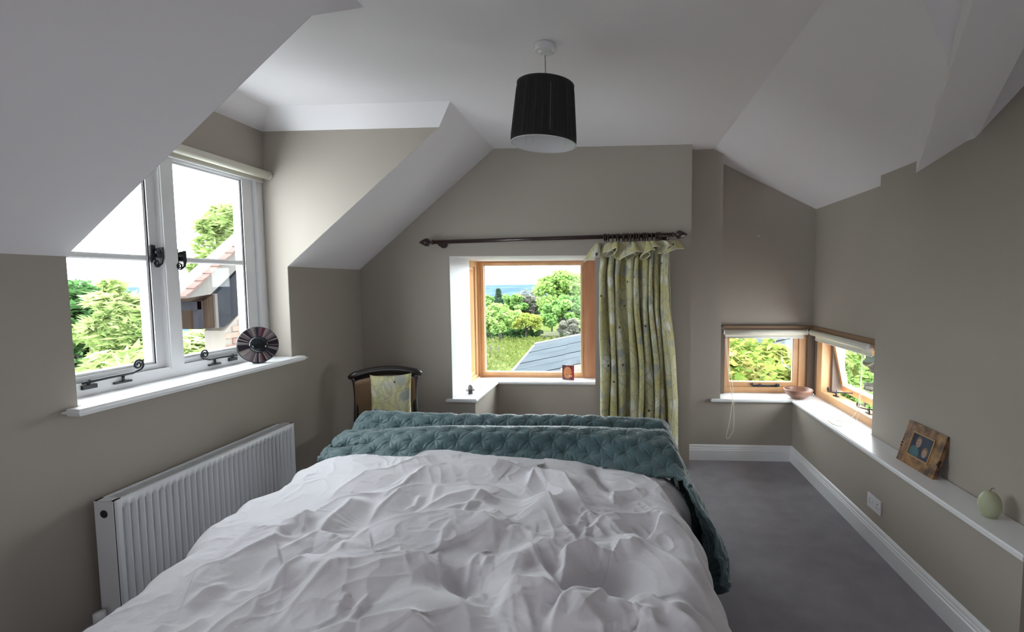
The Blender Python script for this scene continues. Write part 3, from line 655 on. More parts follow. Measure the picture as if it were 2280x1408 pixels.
# ------------------------------------------------------------------ bed
def vnoise(x, y, s, seed):
    """smooth value noise on numpy arrays"""
    g = np.random.default_rng(seed).random((64, 64)); X = x*s+100.3; Y = y*s+57.7
    i = np.floor(X).astype(int); j = np.floor(Y).astype(int); fx = X-i; fy = Y-j
    fx = fx*fx*(3-2*fx); fy = fy*fy*(3-2*fy); i %= 64; j %= 64; i2 = (i+1) % 64; j2 = (j+1) % 64
    return (g[i, j]*(1-fx)*(1-fy)+g[i2, j]*fx*(1-fy)+g[i, j2]*(1-fx)*fy+g[i2, j2]*fx*fy)*2-1
RIDGES=[(0.075,0.17,0.03,[(-0.888,1.095),(-0.878,1.144),(-0.872,1.243),(-0.841,1.354),(-0.764,1.39),(-0.667,1.417),(-0.598,1.428),(-0.546,1.391),(-0.475,1.308),(-0.402,1.235),(-0.362,1.163),(-0.348,1.126)]),(0.065,0.13,0.025,[(-0.914,1.6),(-0.875,1.646),(-0.799,1.665),(-0.705,1.681),(-0.594,1.692),(-0.474,1.673),(-0.425,1.636),(-0.398,1.53)]),(0.03,0.08,0.03,[(-0.9,1.291),(-0.895,1.408),(-0.903,1.546),(-0.905,1.601)]),(0.04,0.08,0.02,[(-1.039,1.603),(-1.036,1.673),(-1.031,1.772),(-1.034,1.869)]),(0.04,0.09,0.025,[(-1.22,1.613),(-1.159,1.656),(-1.124,1.722),(-1.11,1.852),(-1.043,1.875),(-0.92,1.927)]),(0.05,0.11,0.02,[(-0.907,1.67),(-0.905,1.779),(-0.88,1.903),(-0.813,1.947),(-0.673,1.961),(-0.535,1.982),(-0.467,1.965),(-0.352,1.899)]),(0.045,0.1,0.02,[(-0.922,1.813),(-0.936,1.9),(-0.899,1.984),(-0.884,2.17),(-0.797,2.234),(-0.61,2.271),(-0.482,2.259),(-0.387,2.212)]),(0.045,0.11,0.03,[(-1.164,1.85),(-1.173,1.942),(-1.122,2.092),(-1.045,2.128),(-1.003,2.251),(-0.963,2.407),(-0.809,2.478),(-0.598,2.499)]),(0.02,0.035,0.012,[(-1.026,1.942),(-0.958,1.946),(-0.924,2.041),(-0.92,2.119)]),(0.03,0.06,0.02,[(-0.781,1.74),(-0.722,1.789),(-0.664,1.851),(-0.567,1.894),(-0.446,1.875)]),(0.025,0.05,0.02,[(-0.689,1.745),(-0.602,1.795),(-0.514,1.823),(-0.45,1.758),(-0.403,1.687)]),(0.03,0.06,0.02,[(-1.124,1.482),(-1.072,1.528),(-1.039,1.603),(-0.922,1.563),(-0.899,1.573)]),(0.035,0.08,0.02,[(-0.977,1.28),(-0.987,1.345),(-0.973,1.426),(-0.974,1.499)]),(0.05,0.1,0.02,[(-0.786,1.105),(-0.7,1.117),(-0.627,1.143),(-0.58,1.156),(-0.526,1.161),(-0.468,1.137),(-0.417,1.122)]),(0.04,0.1,0.025,[(-1.059,1.086),(-1.037,1.125),(-1.016,1.178),(-1.005,1.248),(-0.978,1.28),(-0.975,1.346),(-0.96,1.419),(-0.963,1.466)]),(0.015,0.03,0.012,[(-1.157,1.128),(-1.121,1.161),(-1.099,1.219)]),(0.015,0.03,0.012,[(-1.204,1.242),(-1.19,1.3),(-1.141,1.337)]),(0.018,0.03,0.012,[(-1.119,1.304),(-1.039,1.302),(-1.025,1.357),(-1.018,1.401)]),(0.04,0.11,0.025,[(-1.337,1.358),(-1.294,1.393),(-1.226,1.413),(-1.199,1.47),(-1.155,1.55),(-1.08,1.582)]),(0.04,0.1,0.02,[(-1.333,1.622),(-1.239,1.617),(-1.124,1.603)]),(0.035,0.09,0.02,[(-1.203,1.624),(-1.167,1.698),(-1.127,1.727)]),(0.03,0.06,0.02,[(-1.316,1.079),(-1.28,1.106),(-1.186,1.092)]),(0.02,0.04,0.02,[(-1.202,1.1),(-1.198,1.162),(-1.199,1.196)]),(0.045,0.09,0.015,[(-0.403,1.633),(-0.328,1.642),(-0.273,1.598),(-0.241,1.632)]),(0.055,0.1,0.015,[(-0.302,1.579),(-0.262,1.505),(-0.224,1.43),(-0.187,1.363),(-0.156,1.307),(-0.144,1.261)]),(0.055,0.11,0.015,[(-0.388,1.897),(-0.267,1.897),(-0.212,1.749),(-0.158,1.651),(-0.105,1.563)]),(0.05,0.1,0.015,[(-0.389,2.054),(-0.378,2.195),(-0.274,2.176),(-0.227,2.138),(-0.151,1.941),(-0.102,1.845)]),(0.04,0.08,0.02,[(-0.448,1.736),(-0.408,1.697),(-0.363,1.649)]),(0.05,0.1,0.015,[(-0.095,1.724),(-0.048,1.791),(0.029,1.817),(0.112,1.833),(0.141,1.881),(0.222,1.898)]),(0.045,0.11,0.02,[(0.112,1.833),(0.176,1.859),(0.229,1.783),(0.262,1.674),(0.272,1.542),(0.268,1.422)]),(0.055,0.07,0.015,[(-0.158,1.358),(-0.158,1.434),(-0.159,1.527),(-0.113,1.563),(-0.06,1.574),(-0.043,1.602)]),(0.02,0.03,0.012,[(-0.078,1.403),(-0.072,1.453),(-0.045,1.525),(-0.042,1.584)]),(0.055,0.14,0.02,[(-0.03,1.667),(0.032,1.671),(0.081,1.627),(0.137,1.577),(0.176,1.529),(0.217,1.455),(0.245,1.38),(0.271,1.278)]),(0.02,0.03,0.012,[(-0.142,1.691),(-0.13,1.797),(-0.107,1.844),(-0.077,1.756)]),(0.02,0.03,0.012,[(-0.109,1.635),(-0.109,1.713),(-0.076,1.735),(-0.03,1.667)]),(0.02,0.03,0.012,[(-0.043,1.602),(-0.015,1.555),(0.012,1.596),(0.044,1.589),(0.067,1.617),(0.086,1.618)]),(0.05,0.1,0.015,[(-0.157,1.351),(-0.113,1.341),(-0.036,1.32),(-0.009,1.303)]),(0.05,0.11,0.015,[(-0.009,1.303),(0.04,1.321),(0.089,1.321),(0.128,1.293),(0.186,1.241),(0.217,1.216),(0.248,1.168)]),(0.065,0.12,0.015,[(-0.157,1.137),(-0.157,1.19),(-0.146,1.249),(-0.109,1.286),(-0.043,1.314),(-0.013,1.291),(0.06,1.261),(0.072,1.224)]),(0.045,0.09,0.015,[(-0.328,1.335),(-0.267,1.326),(-0.195,1.311),(-0.156,1.307)]),(0.02,0.05,0.015,[(-0.384,1.482),(-0.316,1.47),(-0.25,1.459)]),(0.03,0.07,0.02,[(0.126,1.311),(0.188,1.308),(0.242,1.277),(0.263,1.224)]),(-0.03,0.04,0.03,[(-0.117,2.389),(-0.058,2.212),(-0.014,2.058)]),(0.03,0.08,0.02,[(0.134,2.308),(0.231,2.029),(0.262,1.841),(0.268,1.713)]),(0.02,0.04,0.015,[(-0.013,1.949),(-0.008,2.059),(0.039,2.076),(0.135,2.126)]),(0.025,0.05,0.015,[(-0.129,1.256),(-0.091,1.247),(-0.053,1.196),(-0.008,1.145)]),(0.025,0.05,0.015,[(0.06,1.261),(0.092,1.252),(0.101,1.189)]),(0.02,0.05,0.015,[(-0.275,1.307),(-0.234,1.228),(-0.197,1.135)]),(0.02,0.05,0.015,[(-0.237,1.609),(-0.195,1.493),(-0.156,1.378)]),(0.012,0.02,0.01,[(-0.683,1.13),(-0.683,1.208),(-0.676,1.266)]),(0.012,0.02,0.01,[(-0.732,1.189),(-0.737,1.251),(-0.729,1.263)]),(0.015,0.03,0.012,[(-0.441,1.362),(-0.451,1.463),(-0.436,1.503),(-0.387,1.451)]),(0.015,0.03,0.012,[(-0.414,1.287),(-0.398,1.312),(-0.363,1.327)]),(0.02,0.03,0.012,[(-0.417,1.42),(-0.402,1.473),(-0.358,1.492)]),(0.01,0.02,0.008,[(-0.714,1.522),(-0.687,1.482),(-0.667,1.428)]),(0.01,0.02,0.008,[(-0.57,1.504),(-0.588,1.59),(-0.574,1.648)]),(0.01,0.02,0.008,[(-0.554,1.679),(-0.569,1.774),(-0.553,1.845),(-0.515,1.949)]),(0.012,0.02,0.008,[(-0.811,1.784),(-0.778,1.809),(-0.786,1.889)]),(0.01,0.02,0.008,[(-0.715,1.812),(-0.744,1.964)])]
BLOBS=[(-0.018,1.442,-0.06,0.1),(-0.469,1.347,-0.06,0.09),(-0.197,1.446,-0.03,0.07),(-0.14,1.671,-0.02,0.08),(-0.883,1.231,-0.03,0.08),(-0.057,1.37,-0.03,0.08),(0.053,1.742,-0.01,0.06)]

bx0, bx1 = -1.42, .22
BED = empty('bed', (-.6, 1.6, 0), label='wide double bed with padded footboard, mostly hidden under the white duvet and teal quilt', cat='bed')
bedfab = mat('grey_bed_fabric', (.18, .18, .19), .9, bump=(200, .3, .001))
sheet_m = mat('white_sheet', (.74, .73, .76), .85, bump=(9, .3, .01))
o = MB().box((bx0+.6, -1.1, .14), (bx1+.6, 1.18, .34), bev=.02).build('base', bedfab, BED)
MB().box((bx0+.6, -1.1, .34), (bx1+.6-.07, 1.12, .59), bev=.04).build('mattress', sheet_m, BED)
MB().box((bx0+.6-.06, 1.19, .04), (bx1+.6+.04, 1.27, .735), bev=.02).build('footboard', bedfab, BED)
for sx in (bx0+.68, bx1+.52):
    for sy in (-1.0, 1.1): MB().lathe([(.0, 0), (.022, 0), (.028, .14), (0, .14)], 14).build('leg', darkwood_m, BED, loc=(sx, sy, 0))

def polydist(X, Y, pts):
    best = np.full(X.shape, 1e9); side = np.zeros(X.shape); tp = np.zeros(X.shape)
    P = np.array(pts); seg = np.sqrt(((P[1:]-P[:-1])**2).sum(1)); tot = seg.sum(); acc = 0
    for k in range(len(P)-1):
        a = P[k]; d = P[k+1]-a; L2 = max((d*d).sum(), 1e-9)
        t = np.clip(((X-a[0])*d[0]+(Y-a[1])*d[1])/L2, 0, 1)
        dx = X-a[0]-t*d[0]; dy = Y-a[1]-t*d[1]; dd = np.sqrt(dx*dx+dy*dy)
        cr = d[0]*(Y-a[1])-d[1]*(X-a[0]); m = dd < best
        best = np.where(m, dd, best); side = np.where(m, np.where(cr < 0, 1, -1), side)
        tp = np.where(m, (acc+t*seg[k])/tot, tp); acc += seg[k]
    return best, side, tp
def duvet_height(X, Y):
    S = np.zeros(X.shape)
    for h, wn, wf, pts in RIDGES:
        xs = [p[0] for p in pts]; ys = [p[1] for p in pts]; pad = max(wn, wf)*3.2
        m = (X > min(xs)-pad) & (X < max(xs)+pad) & (Y > min(ys)-pad) & (Y < max(ys)+pad)
        if not m.any(): continue
        x = X[m]; y = Y[m]
        d, s, t = polydist(x, y, pts)
        end = np.clip(np.minimum(t, 1-t)/.26, 0, 1)
        qn = np.clip(d/(wn*1.9), 0, 1); near = np.where(h > 0, (1-qn)**2*(1+1.6*qn), np.exp(-(d/wn)**2))
        far = 1/(1+(d/(wf*1.15))**2.0)*(1-np.clip(d/(wf*6), 0, 1))**.5
        e = (.06+.94*end*end*(3-2*end))*(.86*h*np.where(s > 0, near, far)+np.sign(h)*min(.0045, .1*abs(h))*np.exp(-(d/.009)**2))
        S[m] += e
    hmax = .10
    S = np.where(S > 0, hmax*np.tanh(S/hmax), S)
    for bx, by, h, r in BLOBS: S += h*np.exp(-((X-bx)**2+(Y-by)**2)/r**2)
    S += .010*vnoise(X, Y, 4, 1)+.006*vnoise(X+.3*Y, Y, 9, 2)
    wx = X+.03*vnoise(X, Y, 7, 3); wy = Y+.03*vnoise(X, Y, 7, 4)
    S += .0052*((1-np.abs(vnoise(wx*1.0+wy*.6, wy*.5-wx*.3, 17, 5)))**3-.4)*np.clip(vnoise(X, Y, 3, 9)+.6, 0, 1)
    S += .0040*((1-np.abs(vnoise(wy*.9-wx*.5, wx*.45+wy*.3, 21, 15)))**3-.4)*np.clip(vnoise(X, Y, 3.5, 19)+.4, 0, 1)
    S += .0016*(1-np.abs(vnoise(wx*.5, wy*1.3, 44, 6))*2)*np.clip(vnoise(X, Y, 5, 10)+.4, 0, 1)
    return S
duvet_m = mat('white_cotton_duvet', (.72, .70, .74), .85, sheen=.2, bump=(38, .35, .006, (1, 1, 1)))
def duvet():
    nu, nv = 560, 520
    ys = np.linspace(.42, 2.60, nv)[None, :]
    s = np.linspace(-1, 1, nu)[:, None]
    cx = np.interp(ys, [.4, 1.1, 1.4, 1.9, 2.3, 2.6], [-.56, -.56, -.575, -.59, -.60, -.60])
    hw = np.interp(ys, [.4, 1.0, 1.3, 1.6, 1.9, 2.15, 2.35, 2.6], [.90, .92, .915, .925, .93, .92, .905, .86])
    hwl = hw+np.interp(ys, [.4, 1.1, 1.5, 2.0, 2.5], [.0, .0, .05, .09, .09])+.03*np.sin(ys*11+.6)+.015*np.sin(ys*23); hwr = hw-.012+.014*np.sin(ys*9)
    a = s*1.32                                          # beyond |a|=1 the cloth turns down
    top = np.clip(np.abs(a), 0, .84)
    over = np.clip(np.abs(a)-.84, 0, None)*.95          # arc past the shoulder (m)
    R = .155; th = np.clip(over/R, 0, PI*.50); dn = np.clip(over-R*PI*.5, 0, None)
    w_ = np.where(s < 0, hwl, hwr)
    flat = top/.84*(w_-R)
    xo = flat+R*np.sin(th)+.03*np.clip(dn*3, 0, 1); drop = R*(1-np.cos(th))+dn
    X = cx+np.sign(s)*xo
    dome = .045*(1-(top/.84)**2)
    end = np.clip((ys-2.36)/.20, 0, 1)
    Z0 = .625+dome-drop-.055*end**2+np.where(s < 0, .035*np.clip(np.abs(s)*1.6-.35, 0, 1)*np.clip((ys-1.2)/.5, 0, 1), 0)
    Hh = duvet_height(X, ys+0*X)
    nx = np.sign(s)*np.sin(th); nz = np.cos(th)
    amp = 1-.4*end
    side_w = .022*np.sin(ys*14+np.sign(s)*1.2)*np.sin(th)+.010*np.sin(ys*37+3*s)*np.sin(th)
    X2 = X+nx*(Hh*.35+side_w); Z = Z0+(nz*.85+.15)*Hh*amp
    P = np.stack([X2, ys+0*X2, Z], -1)
    V = P.reshape(-1, 3)
    i = np.arange(nu-1)[:, None]*nv+np.arange(nv-1)[None, :]
    F = np.stack([i, i+nv, i+nv+1, i+1], -1).reshape(-1, 4)
    me = bpy.data.meshes.new('duvet'); me.vertices.add(len(V)); me.vertices.foreach_set('co', V.astype(np.float32).ravel())
    me.loops.add(F.size); me.loops.foreach_set('vertex_index', F.ravel().astype(np.int32))
    me.polygons.add(len(F)); me.polygons.foreach_set('loop_start', np.arange(0, F.size, 4, dtype=np.int32)); me.polygons.foreach_set('loop_total', np.full(len(F), 4, dtype=np.int32))
    me.update(calc_edges=True); me.validate(); me.polygons.foreach_set('use_smooth', [True]*len(me.polygons)); me.materials.append(duvet_m)
    o = bpy.data.objects.new('duvet', me); COL.objects.link(o)
    tag(o, 'rumpled white cotton duvet spread over the bed', 'duvet')
duvet()

quilt_m = mat('teal_quilt', (.040, .088, .098), .6, sheen=.35, bump=(90, .2, .002), noise=(3, (.048, .104, .115), 3, S1))
def tuft(u, v, sp=.125):
    """quilting field in metres: staggered tufts with star puckers"""
    j = np.round(v/(sp*.5)); off = np.where(j % 2 == 0, 0, sp/2)
    best = np.full(np.broadcast(u, v).shape, 1e9); ang = np.zeros(best.shape); ids = np.zeros(best.shape)
    for dj in (-1, 0, 1):
        jj = j+dj; of = np.where(jj % 2 == 0, 0, sp/2); k = np.round((u-of)/sp)
        for dk in (-1, 0, 1):
            dx = u-(of+(k+dk)*sp); dy = v-jj*sp*.5; r = np.sqrt(dx*dx+dy*dy); m = r < best
            best = np.where(m, r, best); ang = np.where(m, np.arctan2(dy, dx), ang); ids = np.where(m, jj*7.3+(k+dk)*3.1, ids)
    h = .013*(1-np.exp(-(best/.026)**1.3))
    h += .0022*np.cos(ang*6+ids)*np.exp(-((best-.020)/.016)**2)+.0012*np.cos(ang*11+ids*2)*np.exp(-((best-.028)/.02)**2)
    h += .0018*vnoise(u, v, 13, 31)
    return h-.010
def quilt():
    # loft: u runs across the bed (left hang - top - right hang), v from the front edge over the footboard and down its back
    nu, nv = 620, 300
    # path across in (x,z) for unit arc length
    xl_, xr_ = -1.575, .315; zt = 0
    su = np.linspace(-.42, (xr_-xl_)+.70, nu)[:, None]
    v = np.linspace(0, 1, nv)[None, :]
    W_ = xr_-xl_; R = .07
    # across
    x = np.clip(su, R, W_-R)
    oL = np.clip(R-su, 0, None); oR = np.clip(su-(W_-R), 0, None)
    thL = np.clip(oL/R, 0, PI/2); thR = np.clip(oR/R, 0, PI/2)
    dL = np.clip(oL-R*PI/2, 0, None); dR = np.clip(oR-R*PI/2, 0, None)
    X = xl_+x-R*np.sin(thL)+R*np.sin(thR)
    D = R*(1-np.cos(thL))+R*(1-np.cos(thR))+dL+dR         # drop
    lean = np.where(su < W_/2, -.05*np.clip(dL, 0, .5), .0)
    # profile in (y,z) over the bed, by control points, varying with u
    tu = np.clip(su/W_, 0, 1)
    yv = [0, .08, .20, .30, .40, .475, .56, .66, .72, .80, 1.0]
    yA = np.array([2.41, 2.47, 2.51, 2.58, 2.68, 2.725, 2.76, 2.80, 2.86, 2.925, 2.95])
    zA = np.array([.640, .672, .742, .762, .735, .630, .672, .738, .755, .725, .38])
    yL = np.array([2.40, 2.45, 2.51, 2.58, 2.64, 2.70, 2.75, 2.80, 2.86, 2.925, 2.95])
    zL = np.array([.620, .640, .662, .695, .712, .660, .690, .748, .765, .735, .40])
    yR = np.array([2.26, 2.36, 2.46, 2.58, 2.66, 2.70, 2.75, 2.80, 2.86, 2.925, 2.95])
    zR = np.array([.630, .665, .720, .748, .738, .660, .690, .730, .738, .715, .40])
    wl = np.clip(1-tu*2.6, 0, 1); wl = wl*wl*(3-2*wl); wr = np.clip(tu*3-2, 0, 1); wr = wr*wr*(3-2*wr); wm = 1-wl-wr
    def I(c): 
        # smooth interpolation
        t = np.linspace(0, 1, 400); q = np.interp(t, yv, c); k = np.ones(17)/17; q = np.convolve(np.pad(q, 8, 'edge'), k, 'valid')
        return np.interp(v, t, q)
    Yp = wm*I(yA)+wl*I(yL)+wr*I(yR); Zp = wm*I(zA)+wl*I(zL)+wr*I(zR)
    Yp = Yp+.012*np.sin(su*5+1)*(1-v)
    # folds in the left front part
    fo = wl*np.clip(1-v*2.2, 0, 1)
    Zp = Zp+fo*.026*(np.abs(np.sin((v*17-su*1.6)))-.5)+.012*wl*np.exp(-((v-.25)/.05)**2)
    # hanging parts: front edge swings towards the camera on the right
    hr = np.clip(dR/.35, 0, 1); hl = np.clip(dL/.35, 0, 1)
    yback = np.where(v > .72, 1.0, 0)
    Yh = 1.98+(2.93-1.98)*np.clip(v/.74, 0, 1)+.03*np.sin(v*9)
    kR = np.clip((oR-.02)/.40, 0, 1); kR = kR*kR*(3-2*kR)
    front_swing = 2.26+np.interp(oR, [0, .12, .30, .42, .60, .80], [0, -.12, -.34, -.36, -.20, -.12])
    Yside = front_swing+(2.93-front_swing)*np.clip(v/.76, 0, 1)
    Zside = .735-0*v
    mR = np.clip(oR/.13, 0, 1); mR = mR*mR*(3-2*mR)
    mL = np.clip(oL/.13, 0, 1); mL = mL*mL*(3-2*mL)
    Y = Yp*(1-mR)+Yside*mR
    YsideL = 2.52+(2.93-2.52)*np.clip(v/.76, 0, 1); Y = Y*(1-mL)+YsideL*mL
    Zb = Zp*(1-mR)+(.70*(1-np.clip((v-.85)/.15, 0, 1)*.3))*mR; Zb = Zb*(1-mL)+.70*mL
    bott = 1.0-.25*np.clip(.35-v, 0, 1)*mR
    Z = Zb-D*bott
    X = X+lean+mR*(.028*np.sin(Y*19+dR*4)*np.clip(dR*5, 0, 1)+np.interp(dR, [0, .10, .22, .34, .50, .62, .75], [.0, .055, .105, .115, .075, .09, .14])*(.55+.45*np.clip((2.9-Y)/.7, 0, 1)))
    # rolling onto the floor at the bottom of the right hang
    fl = np.clip(.03-Z, 0, None); Z = np.maximum(Z, .030+.018*np.sin(Y*26)**2); X = X+fl*.35*mR-fl*.3*mL
    X = X-mL*.02*np.sin(Y*21)*np.clip(dL*5, 0, 1)
    P = np.stack([X+0*v, Y, Z], -1)
    # displace along normals by the quilting
    du = np.gradient(P, axis=0); dv = np.gradient(P, axis=1); n = np.cross(du, dv); n /= np.linalg.norm(n, axis=-1, keepdims=True)+1e-12
    if n[nu//2, nv//2, 2] < 0: n = -n
    ls = np.sqrt((dv**2).sum(-1)).cumsum(1)
    q = tuft(su+0*v, ls)
    rough = .005*vnoise(su+0*v, ls, 30, 44)*np.clip(dR*4, 0, 1)+.006*np.sin(ls*150+4*vnoise(su+0*v, ls, 8, 12))*np.clip(dR*4-.4, 0, 1)*np.clip(1-dR, 0, 1)
    P = P+n*(q+rough+.012)[..., None]
    P[..., 2] = np.maximum(P[..., 2], .012)
    V = P.reshape(-1, 3)
    o = grid_mesh('teal_quilt', P, None, quilt_m, None, .012)
    o.name = 'quilt'; o.modifiers[0].offset = -1
    tag(o, 'teal tufted quilt bunched over the foot of the bed and trailing to the carpet', 'quilt')
    # tuft buttons
    return o
quilt()

# ------------------------------------------------------------------ chair with cushion
chair_m = mat('ebonised_wood', (.016, .012, .011), .3, coat=.3, bump=(20, .1, .001))
cane_m = mat('woven_cane', (.20, .115, .06), .6, bump=(220, .8, .002))
CH = empty('chair', (-1.735, 3.585, 0), rz=math.radians(22), label='dark-framed cane-backed chair in the left corner beyond the bed foot', cat='chair')
CH.scale = (.86, .88, .985)
bt = MB()
xs2 = np.linspace(-.30, .30, 25)
def rail_z(x): return .905-.48*(x/.30*.30)**2*1.1
bt.tube([(x, -.0+.22*0+.02, rail_z(x)) for x in xs2], [.010+.020*min(1, (1-abs(x)/.30)*6+.25) for x in xs2], 10)
bt.tube([(x, .02, rail_z(x)-.024) for x in xs2[2:-2]], .018, 10)
bt.build('top_rail', chair_m, CH)
for s in (-1, 1):
    MB().tube(smooth_path([(s*.270, .02, .868), (s*.250, .015, .82), (s*.240, .0, .70), (s*.245, -.02, .56), (s*.252, -.03, .42), (s*.25, .02, .22), (s*.24, .06, .02)], 6), [.020]*6+[.019]*24+[.016]*7, 10).build('back_post', chair_m, CH)
    MB().tube(smooth_path([(s*.25, -.44, .40), (s*.25, -.445, .30), (s*.248, -.45, .18), (s*.245, -.46, .02)], 6), .018, 10).build('front_leg', chair_m, CH)
P = np.array([[[x, -.02*0+.005-.045*(1-abs(b_-1)), .43+(rail_z(x)-.04-.43)*b_] for b_ in np.linspace(0, 1, 12)] for x in np.linspace(-.245, .245, 16)])
grid_mesh('back_cane', P, None, cane_m, CH, .005)
MB().box((-.27, -.47, .36), (.27, -.0, .41), bev=.012).build('seat_frame', chair_m, CH)
MB().box((-.245, -.45, .40), (.245, -.03, .475), bev=.03).build('seat_pad', mat('dull_gold_upholstery', (.22, .19, .09), .9), CH)
def cushion(name, loc, rot, w, h, t, **k):
    n = 28; P = []
    for sgn in (1, -1):
        G = []
        for i in range(n):
            r = []
            for j in range(n):
                a = -1+2*i/(n-1); b_ = -1+2*j/(n-1)
                z = t*((1-a**4)*(1-b_**4))**.55*(.85+.15*math.cos(a*3+b_*2))
                pin = 1-.05*(1-abs(a*b_))*max(abs(a), abs(b_))**3
                r.append((a*w*pin*(1+.03*abs(b_)**6), sgn*z, b_*h*pin*(1+.04*abs(a)**6)))
            G.append(r)
        P.append(G)
    V = [q for G in P for r in G for q in r]; F = []
    for s in (0, 1):
        for i in range(n-1):
            for j in range(n-1):
                q = [s*n*n+i*n+j, s*n*n+(i+1)*n+j, s*n*n+(i+1)*n+j+1, s*n*n+i*n+j+1]; F.append(q if s else q[::-1])
    o = mesh(name, V, F, fab_m, None, True, loc=loc, rot=rot)
    l = o.data.uv_layers.new(name='UVMap')
    for lp in o.data.loops:
        v_ = o.data.vertices[lp.vertex_index].co; l.data[lp.index].uv = (v_.x+.37+(.6 if v_.y > 0 else 0), v_.z+.13)
    bm = bmesh.new(); bm.from_mesh(o.data); bmesh.ops.remove_doubles(bm, verts=bm.verts[:], dist=1e-5); bm.to_mesh(o.data); bm.free()
    tag(o, **k); return o
cushion('cushion', (-1.668, 3.525, .668), (math.radians(-8), 0, math.radians(20)), .142, .195, .055, label='floral olive cushion leaning against the back of the dark cane chair', cat='cushion')

# ------------------------------------------------------------------ small things on the sills
def painted_plane(name, w, h, nx, ny, fn, parent, loc, rot, rough=.25):
    V = [((i/nx-.5)*w, 0, (j/ny-.5)*h) for i in range(nx+1) for j in range(ny+1)]
    F = [(i*(ny+1)+j, (i+1)*(ny+1)+j, (i+1)*(ny+1)+j+1, i*(ny+1)+j+1) for i in range(nx) for j in range(ny)]
    o = mesh(name, V, F, None, parent, loc=loc, rot=rot)
    ca = o.data.color_attributes.new('print', 'FLOAT_COLOR', 'POINT')
    for i in range(nx+1):
        for j in range(ny+1): ca.data[i*(ny+1)+j].color = (*fn(i/nx, j/ny), 1)
    m = bpy.data.materials.new(name+'_print'); m.use_nodes = True; N, L = nodes_of(m.node_tree)
    a = N.new('ShaderNodeVertexColor'); a.layer_name = 'print'; b = N['Principled BSDF']; b.inputs['Roughness'].default_value = rough
    L.new(a.outputs[0], b.inputs['Base Color']); o.data.materials.append(m); return o
def lerp(a, b, t): t = max(0, min(1, t)); return tuple(a[k]+(b[k]-a[k])*t for k in range(3))
def blob(u, v, cu, cv, ru, rv): return math.sqrt(((u-cu)/ru)**2+((v-cv)/rv)**2)
# round mosaic mirror
MR = empty('mosaic_mirror', (-2.215, 2.905, 1.056), label='round dark mosaic dish with a black domed centre standing on the white dormer sill', cat='mirror')
rot = (0, math.radians(12), 0); 
Mx = Matrix.Translation((0, 0, .112)) @ Matrix.Rotation(math.radians(48), 4, 'Z') @ Matrix.Rotation(math.radians(-10), 4, 'X')
def mparent(o, par=MR): o.parent = par; o.matrix_local = Mx; return o
# local frame: disc faces -y
mparent(MB().lathe([(.0, .0), (.108, 0), (.112, -.004), (.112, -.014), (.108, -.017), (.0, -.017)], 64, axis='y').build('backing', mat('dark_rim', (.025, .025, .028), .4), MR))
strips = [mat('shell_grey', (.19, .16, .165), .35), mat('shell_mauve', (.13, .09, .11), .35), mat('shell_black', (.015, .013, .02), .3), mat('shell_red', (.15, .03, .05), .35), mat('shell_pale', (.26, .23, .22), .35)]
st = MB(); n = 64
for i in range(n):
    a = 2*PI*i/n; da = PI/n*.86; r0, r1 = .047, .107
    mi = random.choice([0, 1, 2, 2, 2, 4, 0, 1]) if not (20 < i < 0) else 3
    if i in (12, 13, 50): mi = 3
    y0, y1 = -.0175, -.0175-.004-.003*random.random()
    q = [(r*math.cos(a+s*da), y1, r*math.sin(a+s*da)) for r, s in ((r0, -1), (r1, -1), (r1, 1), (r0, 1))]
    st.prism(q, (0, .006, 0), mi)
mparent(st.build('mosaic_strip', strips, MR, kind='stuff'))
mparent(MB().lathe([(.052, -.017), (.051, -.026), (.044, -.034), (.028, -.037), (.014, -.040), (.0, -.041)], 40, axis='y').build('domed_centre', mat('black_glaze', (.006, .009, .012), .08, coat=.5), MR))
MB().box((-.02, -.03, 0), (.03, .03, .012), bev=.003).build('foot', mat('dark_rim'), MR)

# egg candle and holder in the bay
EC = empty('tealight_egg', (-1.300, 4.292, .555), label='small speckled stone egg in a metal saucer stand on the bay sill corner', cat='ornament')
MB().lathe([(0, 0), (.020, 0), (.022, .003), (.017, .014), (.020, .018), (.034, .024), (.042, .030), (.043, .033), (.030, .028), (0, .024)], 32).build('saucer', mat('pewter', (.12, .11, .11), .4, metal=.6), EC)
MB().lathe([(0, .024)]+[(.0225*math.sin(t)**.8*(1-.10*math.cos(PI-t)), .050-.030*math.cos(t)) for t in np.linspace(.25, PI-.12, 18)]+[(0, .0803)], 32).build('egg', mat('speckled_stone', (.50, .48, .47), .5, noise=(90, (.30, .28, .28), 4, S1)), EC)
# greetings card
def card_fn(u, v):
    n1 = math.sin(u*37+v*11)*math.sin(v*41-u*17)
    d = blob(u, v, .46, .50, .36, .42); c = lerp((.50, .17, .07), (.10, .035, .045), (d-.85)*4)
    if d < .95: c = lerp(c, (.62, .30, .13), .35+.4*n1)
    if blob(u, v, .62, .27, .055, .045) < 1 or blob(u, v, .78, .27, .055, .04) < 1: c = (.85, .72, .62)
    if blob(u, v, .36, .36, .05, .04) < 1 or blob(u, v, .75, .38, .04, .03) < 1: c = (.16, .07, .04)
    if v > .70 and d < .9 and math.sin(u*60)*math.sin(v*70) > .35: c = (.70, .35, .28)
    if u > .86: c = (.35, .03, .04)
    return c
CD = empty('greetings_card', (-.478, 4.93, .555), rz=math.radians(-14), label='small rust and maroon greetings card standing on the bay sill', cat='card')
MB().prism([(-.068, .0, 0), (.058, 0, 0), (.058, 0, .150), (-.068, 0, .150)], (0, .001, 0)).build('front_leaf', mat('card_maroon', (.14, .04, .05), .5), CD)
MB().prism([(.058, 0, 0), (.058, 0, .150), (-.05, .045, .150), (-.05, .045, 0)], (0, .001, 0)).build('back_leaf', mat('card_white', (.7, .68, .65), .6), CD)
